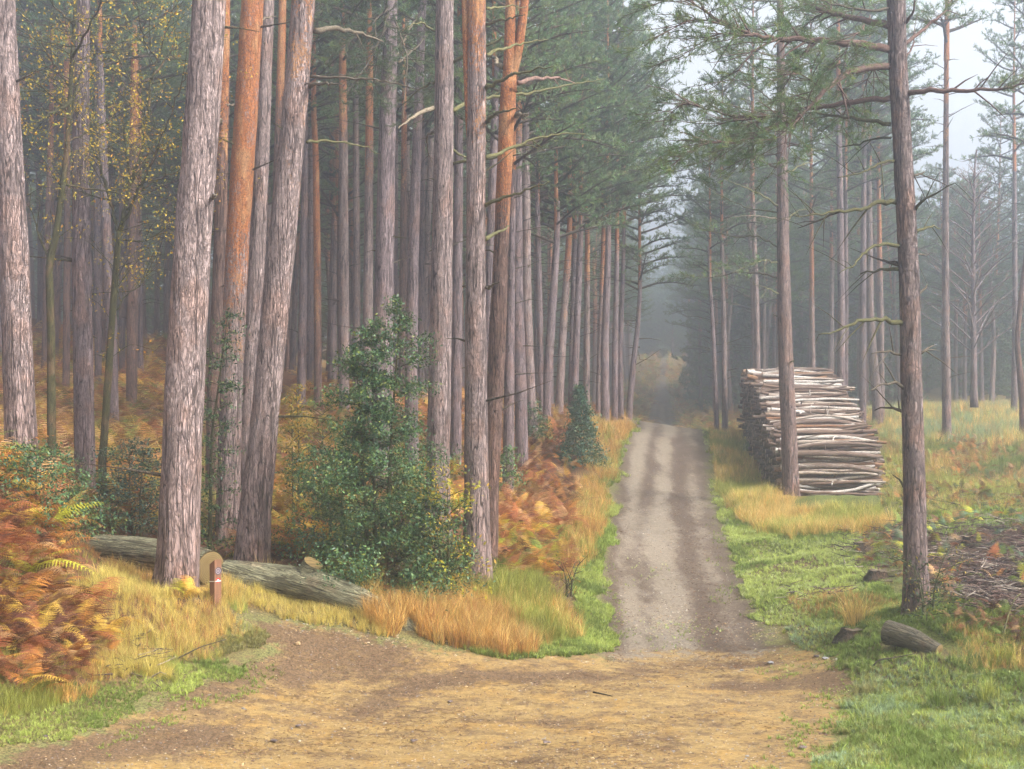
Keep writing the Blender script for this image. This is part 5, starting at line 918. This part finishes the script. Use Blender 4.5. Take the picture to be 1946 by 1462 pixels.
# ------------------------------------------------------------------ grasses
def tuft(seed, nb, L, w, lean, segs=2):
    rs = np.random.default_rng(seed); V = []; T = []; Q = []; c = []
    for i in range(nb):
        a = rs.random() * 6.28; d = np.array([math.cos(a), math.sin(a), 0]); s_ = np.array([-d[1], d[0], 0]) * w * .5; l = L * rs.uniform(.5, 1.15); ln = lean * rs.uniform(.2, 1.3); b = d * rs.uniform(0, .5) * L * .22; n = len(V)
        pts = [b, b + d * l * ln * .25 + np.array([0, 0, l * .5]), b + d * l * ln * .95 + np.array([0, 0, l * (1 - .35 * min(ln, 1.2) ** 2)])]
        V += [pts[0] - s_, pts[0] + s_, pts[1] + s_ * .8, pts[1] - s_ * .8, pts[2]]; Q.append((n, n + 1, n + 2, n + 3)); T.append((n + 3, n + 2, n + 4)); k_ = rs.uniform(.7, 1.3); c += [np.ones(3) * k_] * 5
    return np.array(V), np.array(Q), np.array(T), np.array(c)
GC = {a: np.array(b) for a, b in dict(straw=(.60, .43, .14), amber=(.54, .31, .085), yellow=(.56, .45, .12), olive=(.30, .31, .06), green=(.165, .22, .045), fresh=(.26, .33, .065), bright=(.36, .41, .10), pale=(.42, .46, .20), rusty=(.42, .20, .07), sage=(.24, .31, .16), dull=(.24, .22, .08)).items()}
TG = [tuft(i, 12, .42, .007, .55) for i in range(5)]; TS = [tuft(30 + i, 14, .085, .006, .9) for i in range(5)]; TM = [tuft(60 + i, 12, .2, .007, .7) for i in range(5)]
rsG = np.random.default_rng(321)
def grass_into(mb, P, temps, keys, s_, jit=.2, patch=.5, wide=1.0):
    n = len(P); sel = rsG.integers(len(temps), size=n); pn = fbm(P[:, 0] * patch + 11, P[:, 1] * patch + 5, 3); kk = np.clip(((pn - .5) * 3.2 + .5 + rsG.normal(size=n) * .22) * len(keys), 0, len(keys) - 1).astype(int); base = np.array([GC[k_] for k_ in keys])[kk] * rsG.uniform(1 - jit, 1 + jit, (n, 1))
    for v in range(len(temps)):
        q = np.nonzero(sel == v)[0]
        if not len(q): continue
        V, Q, T, vc = temps[v]; sz = s_ * rsG.uniform(.6, 1.25, len(q)) * (.7 + .6 * fbm(P[q, 0] * .9, P[q, 1] * .9, 2)); stamp(mb, V, Q, T, P[q] - (0, 0, .01), rsG.random(len(q)) * 6.28, sz, base[q] * rsG.uniform(.7, 1.25, (len(q), 1)), 0, rsG.normal(size=len(q)) * .22, vc)
GZ_long = [
 ([(-300, 1220), (0, 1230), (90, 1215), (150, 1270), (130, 1320), (60, 1350), (-300, 1400)], 700, ['straw', 'yellow', 'amber', 'yellow', 'olive'], .65, 20),
 ([(150, 1120), (230, 1070), (300, 1110), (400, 1135), (440, 1105), (470, 1150), (440, 1200), (400, 1230), (300, 1270), (180, 1300), (130, 1290)], 2600, ['amber', 'straw', 'yellow', 'straw', 'rusty', 'yellow'], .55, 22),
 ([(415, 1080), (450, 1110), (560, 1125), (650, 1150), (760, 1190), (760, 1215), (660, 1192), (560, 1168), (470, 1160), (400, 1150)], 1700, ['yellow', 'straw', 'olive', 'amber', 'straw'], .42, 24),
 ([(680, 1140), (760, 1125), (900, 1115), (1010, 1110), (1075, 1150), (1100, 1200), (1060, 1236), (950, 1243), (840, 1236), (740, 1214), (690, 1180)], 4200, ['amber', 'straw', 'rusty', 'amber', 'straw', 'olive'], .85, 26),
 ([(1090, 850), (1165, 770), (1200, 810), (1188, 880), (1150, 970), (1130, 1060), (1070, 1100), (1055, 1030), (1090, 960), (1120, 900)], 3800, ['amber', 'olive', 'straw', 'olive', 'rusty', 'amber'], .9, 60),
 ([(1348, 840), (1400, 825), (1432, 905), (1490, 962), (1680, 975), (1700, 1000), (1640, 1018), (1500, 1022), (1420, 1000), (1362, 930)], 5200, ['straw', 'amber', 'olive', 'straw', 'yellow', 'olive'], .8, 60),
 ([(1670, 930), (1760, 910), (1900, 930), (2100, 935), (2100, 985), (1900, 975), (1700, 990)], 900, ['olive', 'straw', 'amber', 'olive'], .8, 40),
 ([(1575, 770), (1640, 765), (1946, 765), (2100, 770), (2100, 860), (1946, 850), (1700, 850), (1655, 800)], 5200, ['straw', 'pale', 'straw', 'olive', 'amber', 'sage'], 1.1, 90),
 ([(1640, 800), (1700, 850), (2100, 850), (2100, 940), (1700, 940), (1670, 900)], 3800, ['olive', 'straw', 'rusty', 'dull', 'green'], .8, 60),
 ([(1330, 795), (1420, 790), (1420, 840), (1345, 840)], 500, ['straw', 'olive', 'amber'], .8, 70),
 ([(300, 700), (340, 700), (440, 900), (440, 1030), (280, 1000)], 900, ['olive', 'yellow', 'straw', 'green'], .7, 60),
 ([(1810, 1190), (1850, 1200), (2100, 1210), (2100, 1290), (1840, 1270), (1810, 1240)], 600, ['olive', 'straw', 'rusty', 'straw', 'green'], .5, 24),
 ([(90, 1040), (180, 1010), (320, 1040), (330, 1110), (240, 1130), (130, 1130)], 1100, ['rusty', 'amber', 'straw', 'olive'], .3, 26),
 ([(230, 1200), (400, 1190), (470, 1180), (485, 1205), (430, 1262), (300, 1285), (240, 1290)], 1100, ['amber', 'rusty', 'straw', 'olive'], .28, 22),
 ([(1500, 1130), (1640, 1140), (1700, 1160), (1640, 1190), (1520, 1180)], 700, ['rusty', 'olive', 'dull', 'straw'], .35, 26),
]
mb = MB()
for poly, n, keys, s_, y1 in GZ_long: grass_into(mb, scatter(n, poly, 12, y1, rs=rsG, road=.12), TG, keys, s_)
for px, py, n, keys, s_ in ((1632, 1190, 26, ['straw', 'yellow'], 1.15), (1905, 1262, 40, ['straw', 'olive'], .95), (705, 1140, 20, ['straw', 'straw'], 1.6), (500, 1100, 12, ['straw'], 1.0), (1790, 1340, 30, ['olive', 'green'], .75), (1650, 1320, 34, ['olive', 'dull'], .6), (460, 1165, 16, ['yellow', 'bright'], .55), (1880, 1330, 30, ['green', 'olive'], .6), (120, 1335, 26, ['straw', 'amber'], .6), (170, 1320, 20, ['straw', 'amber'], .55)):
    b = gnd(px, py); P = b + np.c_[rsG.normal(size=(n, 2)) * .09, np.zeros(n)]; grass_into(mb, P, TG, keys, s_)
grass_into(mb, scatter(3000, [(1080, 600), (1480, 600), (1480, 830), (1080, 830)], 80, 205, rs=rsG, road=.0), TG, ['straw', 'olive', 'green', 'rusty', 'pale'], 2.0)
tag(link('long_grass', mb.mesh('long_grass', M_grass, False)), 'golden and olive long moor grass along the track and banks', 'grass', kind='stuff')
GZ_short = [
 ([(1345, 900), (1400, 985), (1500, 1010), (1640, 1000), (1640, 1090), (1700, 1110), (1720, 1180), (1600, 1200), (1450, 1190), (1400, 1160), (1395, 1080), (1352, 960)], 15000, ['green', 'fresh', 'bright', 'fresh', 'pale', 'bright'], 1.0, 45, TS),
 ([(1400, 1160), (1700, 1180), (1700, 1240), (2100, 1260), (2100, 1700), (1480, 1700), (1530, 1462), (1600, 1380), (1630, 1290), (1560, 1245), (1480, 1210)], 20000, ['green', 'dull', 'fresh', 'sage', 'bright', 'olive', 'sage'], 1.1, 23, TS),
 ([(1620, 1250), (2100, 1250), (2100, 1700), (1500, 1700), (1600, 1400)], 1500, ['green', 'olive', 'dull', 'fresh'], .75, 23, TM),
 ([(1085, 1080), (1145, 1060), (1160, 1240), (1000, 1250), (860, 1240), (1060, 1225), (1100, 1180)], 4200, ['green', 'bright', 'fresh', 'bright'], 1.2, 30, TS),
 ([(1150, 880), (1210, 800), (1205, 830), (1170, 930), (1150, 1060), (1120, 1060), (1130, 960)], 3500, ['fresh', 'green', 'olive', 'bright'], 1.6, 60, TS),
 ([(-300, 1330), (0, 1345), (150, 1310), (240, 1290), (420, 1265), (480, 1262), (420, 1290), (330, 1318), (150, 1395), (-60, 1440), (-300, 1460)], 3200, ['green', 'fresh', 'dull', 'bright'], .8, 20, TS),
 ([(400, 1225), (480, 1190), (500, 1205), (480, 1250), (420, 1262)], 500, ['dull', 'rusty', 'green'], .8, 22, TS),
 ([(1330, 820), (1400, 815), (1420, 860), (1350, 880)], 1500, ['fresh', 'green', 'pale'], 1.8, 70, TS),
 ([(1700, 1130), (2100, 1150), (2100, 1260), (1700, 1200)], 3600, ['green', 'fresh', 'olive', 'bright', 'dull'], 1.1, 30, TS),
 ([(1690, 940), (2100, 940), (2100, 1010), (1690, 1020)], 4000, ['dull', 'olive', 'sage', 'green', 'fresh'], 1.3, 40, TS),
 ([(1500, 1010), (1700, 990), (1700, 1110), (1640, 1090)], 1300, ['dull', 'olive', 'green'], .9, 34, TS),
]
mb = MB()
for poly, n, keys, s_, y1, tm in GZ_short: grass_into(mb, scatter(n, poly, 11.5, y1, rs=rsG, road=.0), tm, keys, s_, patch=.9)
# tufts creeping onto the crown of the track near the junction
for px, py, n in ((1290, 1195, 90), (1260, 1215, 50), (1225, 1090, 30), (1540, 1250, 60)):
    b = gnd(px, py); P = b + np.c_[rsG.normal(size=(n, 2)) * (.35, .45), np.zeros(n)]; P[:, 2] = h(P[:, 0], P[:, 1]); grass_into(mb, P, TS, ['fresh', 'pale'], .6)
for zone_, n in (([(1440, 1240), (1640, 1250), (1680, 1330), (1600, 1500), (1430, 1500), (1520, 1340)], 700), ([(100, 1340), (480, 1235), (540, 1290), (200, 1430)], 420), ([(1130, 1050), (1180, 1050), (1190, 1235), (1130, 1235)], 260), ([(1340, 960), (1420, 1000), (1440, 1180), (1360, 1150)], 300)):
    P = scatter(n * 3, zone_, 12, 40, rs=rsG, road=-1.3); P = P[(np.minimum(track_sd(P[:, 0], P[:, 1]), sand_sd(P[:, 0], P[:, 1])) < .1)]; P = P[fbm(P[:, 0] * 3, P[:, 1] * 3, 2) > .5][:n]; grass_into(mb, P, TS, ['dull', 'green', 'fresh'], .65)
tag(link('short_grass', mb.mesh('short_grass', M_grass, False)), 'short green grass and weeds on the verges and clearing', 'grass', kind='stuff')

# broad-leaved weeds in the near right corner
mb = MB(); P = scatter(9000, [(1560, 1290), (2100, 1280), (2100, 1700), (1500, 1700), (1560, 1420)], 11.5, 19, rs=rsG, road=.0); P = P[fbm(P[:, 0] * 1.6, P[:, 1] * 1.6, 3) > .45]; P = P + np.c_[np.zeros((len(P), 2)), rsG.uniform(.02, .09, len(P))]
leafquads(mb, P, .019, rsG, colors(len(P), ['green', 'sage', 'fresh', 'olive', 'pale'], GC, rsG), 0, 2.0); tag(link('weeds', mb.mesh('weeds', M_leaf, False)), 'low leafy weeds in the bottom right corner', 'weeds', kind='stuff')

# brash: broken sticks over the clearing
mb = MB(); rsK = np.random.default_rng(55)
for poly, n, mx in (([(1660, 1000), (1946, 1000), (2100, 1040), (2100, 1180), (1820, 1150), (1760, 1060)], 1500, .6), ([(1700, 880), (2100, 880), (2100, 1000), (1700, 980)], 300, .7), ([(1580, 1010), (1720, 1010), (1720, 1100), (1620, 1100)], 130, .5), ([(1500, 1120), (1600, 1120), (1600, 1150), (1500, 1150)], 60, .3), ([(1840, 1090), (2100, 1090), (2100, 1170), (1880, 1170)], 700, .45), ([(200, 1200), (290, 1200), (300, 1300), (200, 1300)], 60, .4)):
    P = scatter(n, poly, 13, 50, rs=rsK)
    for p in P:
        a = rsK.random() * 6.28; L = rsK.uniform(.1, mx); d_ = np.array([math.cos(a), math.sin(a), rsK.uniform(-.05, .22)]); c_ = np.array([(.10, .065, .055), (.30, .25, .20), (.16, .10, .08), (.06, .042, .04)][rsK.integers(4)]); q = p + (0, 0, rsK.uniform(.01, .12))
        tube(mb, [q, q + d_ * L * .5 + rsK.normal(size=3) * .03, q + d_ * L], [rsK.uniform(.004, .014), .006, .003], 4, c_, 0, False)
tag(link('brash', mb.mesh('brash', M_twig)), 'brown and bleached broken sticks littering the felled clearing', 'brash', kind='stuff')
# a few single sticks
for i, (pp, d, r, cl, lb) in enumerate((([(1660, 1265), (1668, 1254), (1700, 1250), (1740, 1242)], 19.2, .012, DEADT * .5, 'dark bent stick lying in grass just below the short sawn log'), ([(1890, 1155), (1920, 1158), (1950, 1148), (2000, 1140)], 21.5, .022, DEADT * 2, 'pale curved branch on the dark brash by the right edge'), ([(330, 1262), (380, 1230), (430, 1215)], 18.6, .012, DEADT * .8, 'thin brown stick arching over golden grass below the thickest trunk'), ([(1127, 1319), (1140, 1321), (1164, 1325)], None, .012, DEADT * .35, 'small dark twig lying on the sandy road'), ([(1905, 1225), (1918, 1160), (1930, 1135), (1940, 1128)], 19.5, .016, MOSST * 1.2, 'upright yellowish stick near the right edge in front of the brash'))):
    if d is None: P = np.array([gnd(a, b) + (0, 0, .012) for a, b in pp])
    else: P = np.array([W(a, b, d) for a, b in pp]); P[:, 2] = np.maximum(P[:, 2], h(P[:, 0], P[:, 1]) + .01)
    mb = MB(); Z = smooth_path(P, .06); tube(mb, Z, np.linspace(r, r * .4, len(Z)), 6, cl, 0, True, 0, .2); tag(link('stick', mb.mesh('stick', M_twig, off=P[0]), loc=P[0]), lb, 'stick')

# ------------------------------------------------------------------ stones, cones and fallen leaves on the roads
def pebble(mb, P, r, cols, rs):
    n = len(P); ico = np.array([(0, 0, 1), (.89, 0, .45), (.28, .85, .45), (-.72, .53, .45), (-.72, -.53, .45), (.28, -.85, .45), (.72, .53, -.3), (-.28, .85, -.3), (-.89, 0, -.3), (-.28, -.85, -.3), (.72, -.53, -.3)]); T = np.array([(0, 1, 2), (0, 2, 3), (0, 3, 4), (0, 4, 5), (0, 5, 1), (1, 6, 2), (2, 6, 7), (2, 7, 3), (3, 7, 8), (3, 8, 4), (4, 8, 9), (4, 9, 5), (5, 9, 10), (5, 10, 1), (1, 10, 6)])
    V = ico[None] * (1 + rs.normal(size=(n, 11, 3)) * .14) * (r[:, None, None]) * np.stack([rs.uniform(.8, 1.4, n), rs.uniform(.8, 1.4, n), rs.uniform(.35, .7, n)], 1)[:, None]; V = V + P[:, None] + np.array([0, 0, .12]) * r[:, None, None]
    mb.add(V.reshape(-1, 3), None, (T[None] + (np.arange(n) * 11)[:, None, None]).reshape(-1, 3), np.repeat(cols, 11, 0))
rsP = np.random.default_rng(66)
def on_road(n, which, y0, y1):
    y = y0 * (y1 / y0) ** rsP.random(n * 4); x = rsP.uniform(-.38, .38, n * 4) * y; ok = (sand_sd(x, y) < -.05) if which == 'sand' else ((track_sd(x, y) < -.02) & (y > 20.8)); x, y = x[ok][:n], y[ok][:n]; return np.c_[x, y, h(x, y)]
M_stone = plain_mat('stone', (.8, .8, .8), .2, .8, 30)
M_stone.node_tree.nodes  # colour comes from the vertex attribute below
def stone_mat():
    m, t, out = mat('gravel_stones'); g = N(t); f = g.noise(g.obj(), 60, 3); tn = g.math('MULTIPLY_ADD', f, .8, .6); cc = g.n('ShaderNodeCombineColor'); [g.l(tn, cc.inputs[i]) for i in range(3)]; g.l(g.pbsdf(g.mix(1.0, g.attr('Col'), cc.outputs[0], 'MULTIPLY'), .85, None, .25), out.inputs[0]); return m
M_stone = stone_mat()
SCOL = {a: np.array(b) for a, b in dict(cream=(.36, .29, .20), ochre=(.30, .20, .10), grey=(.20, .19, .19), brown=(.13, .08, .055), white=(.44, .40, .34), dark=(.08, .06, .055)).items()}
mb = MB(); P = on_road(9000, 'sand', 12, 23); pebble(mb, P, rsP.uniform(.005, .013, len(P)) * (1 + (rsP.random(len(P)) < .02) * 1.2), colors(len(P), ['cream', 'ochre', 'brown', 'brown', 'grey', 'ochre'], SCOL, rsP), rsP)
P = on_road(6000, 'track', 21, 45); u_ = (P[:, 0] - np.interp(P[:, 1], TD, TL)) / (np.interp(P[:, 1], TD, TR) - np.interp(P[:, 1], TD, TL)); P = P[rsP.random(len(P)) < .25 + .75 * np.exp(-((u_ - .42) / .22) ** 2)]; pebble(mb, P, rsP.uniform(.006, .014, len(P)), colors(len(P), ['cream', 'cream', 'white', 'grey', 'brown'], SCOL, rsP), rsP)
for px, py, n, sg in ((1440, 1188, 260, (.55, .28)), (1500, 1196, 160, (.4, .2)), (1250, 1185, 300, (.5, .35)), (1560, 1255, 90, (.5, .2)), (1000, 1242, 80, (.9, .06)), (640, 1205, 260, (.9, .2)), (1430, 1245, 140, (.7, .15))):
    b = gnd(px, py); Q_ = b + np.c_[rsP.normal(size=(n, 2)) * sg, np.zeros(n)]; Q_[:, 2] = h(Q_[:, 0], Q_[:, 1]); pebble(mb, Q_, rsP.uniform(.006, .018, n), colors(n, ['cream', 'ochre', 'grey', 'brown', 'cream'], SCOL, rsP), rsP)
tag(link('gravel', mb.mesh('gravel', M_stone, False)), 'cream and brown gravel scattered over the sandy road and the track', 'gravel', kind='stuff')
mb = MB(); P = on_road(9000, 'track', 21, 55); u_ = (P[:, 0] - np.interp(P[:, 1], TD, TL)) / (np.interp(P[:, 1], TD, TR) - np.interp(P[:, 1], TD, TL)); P = P[rsP.random(len(P)) < .15 + .85 * np.maximum(np.exp(-((u_ - .0) / .16) ** 2), np.exp(-((u_ - .72) / .18) ** 2))]
P2 = on_road(5000, 'sand', 12, 23); k_ = fbm(P2[:, 0] * .6 + 2, P2[:, 1] * 1.7, 3); P2 = P2[(k_ > .52)]; P = np.r_[P, P2] + (0, 0, .008)
leafquads(mb, P, .016, rsP, colors(len(P), ['a', 'b', 'c', 'd'], {'a': np.array((.22, .10, .06)), 'b': np.array((.12, .07, .05)), 'c': np.array((.38, .20, .09)), 'd': np.array((.16, .10, .09))}, rsP), 0, 3.0)
P = on_road(60000, 'sand', 12, 23); k_ = fbm(P[:, 0] * .8 + 2, P[:, 1] * 1.3, 4) + rsP.normal(size=len(P)) * .05; P = P[k_ > .53][:16000]; P3 = on_road(30000, 'track', 21, 40); u_ = (P3[:, 0] - np.interp(P3[:, 1], TD, TL)) / (np.interp(P3[:, 1], TD, TR) - np.interp(P3[:, 1], TD, TL)); P3 = P3[rsP.random(len(P3)) < np.maximum(np.exp(-((u_ - .02) / .14) ** 2), np.exp(-((u_ - .7) / .14) ** 2))][:9000]; P = np.r_[P, P3] + (0, 0, .006)
V, T = blades(P, unit(rsP.normal(size=(len(P), 3)) * (1, 1, .06)), rsP.uniform(.03, .10, len(P)), .009, .0, rsP); V[:, 2] = np.repeat(P[:, 2], 3) + rsP.uniform(0, .008, len(V)); mb.add(V, None, T, np.repeat(colors(len(P), ['a', 'b', 'c'], {'a': np.array((.13, .065, .035)), 'b': np.array((.085, .05, .035)), 'c': np.array((.24, .13, .06))}, rsP), 3, 0))
tag(link('leaf_litter', mb.mesh('leaf_litter', M_leaf, False)), 'small brown fallen leaves strewn over the track edges and sandy road', 'leaf litter', kind='stuff')
STN = [(566, 1226, .07, 'ochre', 'ochre stone at the left side of the sandy road, largest there'), (1159, 1236, .07, 'cream', 'cream stone at the left corner where the track meets the sandy road'), (990, 1240, .055, 'dark', 'black lump at the grass edge of the sandy road'), (1464, 1262, .07, 'grey', 'blue-grey upright stone chip on the sandy road below the green verge'), (855, 1337, .04, 'dark', 'dark pine cone lying alone in the middle of the sandy road'), (1040, 1416, .05, 'dark', 'dark pine cone nearest the bottom centre of the picture'),
       (785, 1411, .045, 'dark', 'dark pine cone left of bottom centre'), (567, 1383, .045, 'dark', 'dark round cone on the left part of the sandy road, upper of two'), (520, 1412, .045, 'dark', 'dark round cone on the left part of the sandy road, lower of two'), (1568, 1254, .06, 'grey', 'grey stone at the far right corner of the sandy road'), (1552, 1250, .05, 'dark', 'dark stone beside the grey one at the far right corner of the sandy road'), (1590, 1256, .05, 'white', 'white stone at the grass edge right of the grey one'), (1525, 1425, .05, 'dark', 'dark cone near the grass on the lower right of the sandy road'), (85, 1405, .05, 'dark', 'dark lump on the left margin of the sandy road')]
for a, b, r, cl, lb in STN:
    g_ = gnd(a, b); mb = MB(); pebble(mb, np.zeros((1, 3)), np.array([r * .8]), SCOL[cl][None], rsP); nm = 'pine_cone' if 'cone' in lb else 'stone'
    if nm == 'pine_cone': mb = MB(); [pebble(mb, np.array([[rsP.normal() * r * .3, rsP.normal() * r * .3, r * .3]]), np.array([r * .5]), SCOL['dark'][None] * rsP.uniform(.8, 2), rsP) for _ in range(9)]
    tag(link(nm, mb.mesh(nm, M_stone, False), loc=g_ + (0, 0, r * .15)), lb, 'pine cone' if nm == 'pine_cone' else 'stone')

# ------------------------------------------------------------------ the misty air
def box(name, a, b, m):
    V = [(x, y, z) for z in (a[2], b[2]) for y in (a[1], b[1]) for x in (a[0], b[0])]; mb = MB(); mb.add(V, [(0, 2, 3, 1), (4, 5, 7, 6), (0, 1, 5, 4), (2, 6, 7, 3), (0, 4, 6, 2), (1, 3, 7, 5)]); return link(name, mb.mesh(name, m, False))
mh, th_, outh = mat('mist'); pv = th_.nodes.new('ShaderNodeVolumePrincipled'); pv.inputs['Color'].default_value = (.76, .85, 1.0, 1); pv.inputs['Density'].default_value = .0062; pv.inputs['Anisotropy'].default_value = 0.80
th_.links.new(pv.outputs[0], outh.inputs['Volume'])
tag(box('haze', (-264, -6, -8), (264, 424, 34), mh), kind='stuff')
print('OBJECTS', len(bpy.data.objects), 'verts', sum(len(m.vertices) for m in bpy.data.meshes), 'far', nfar)
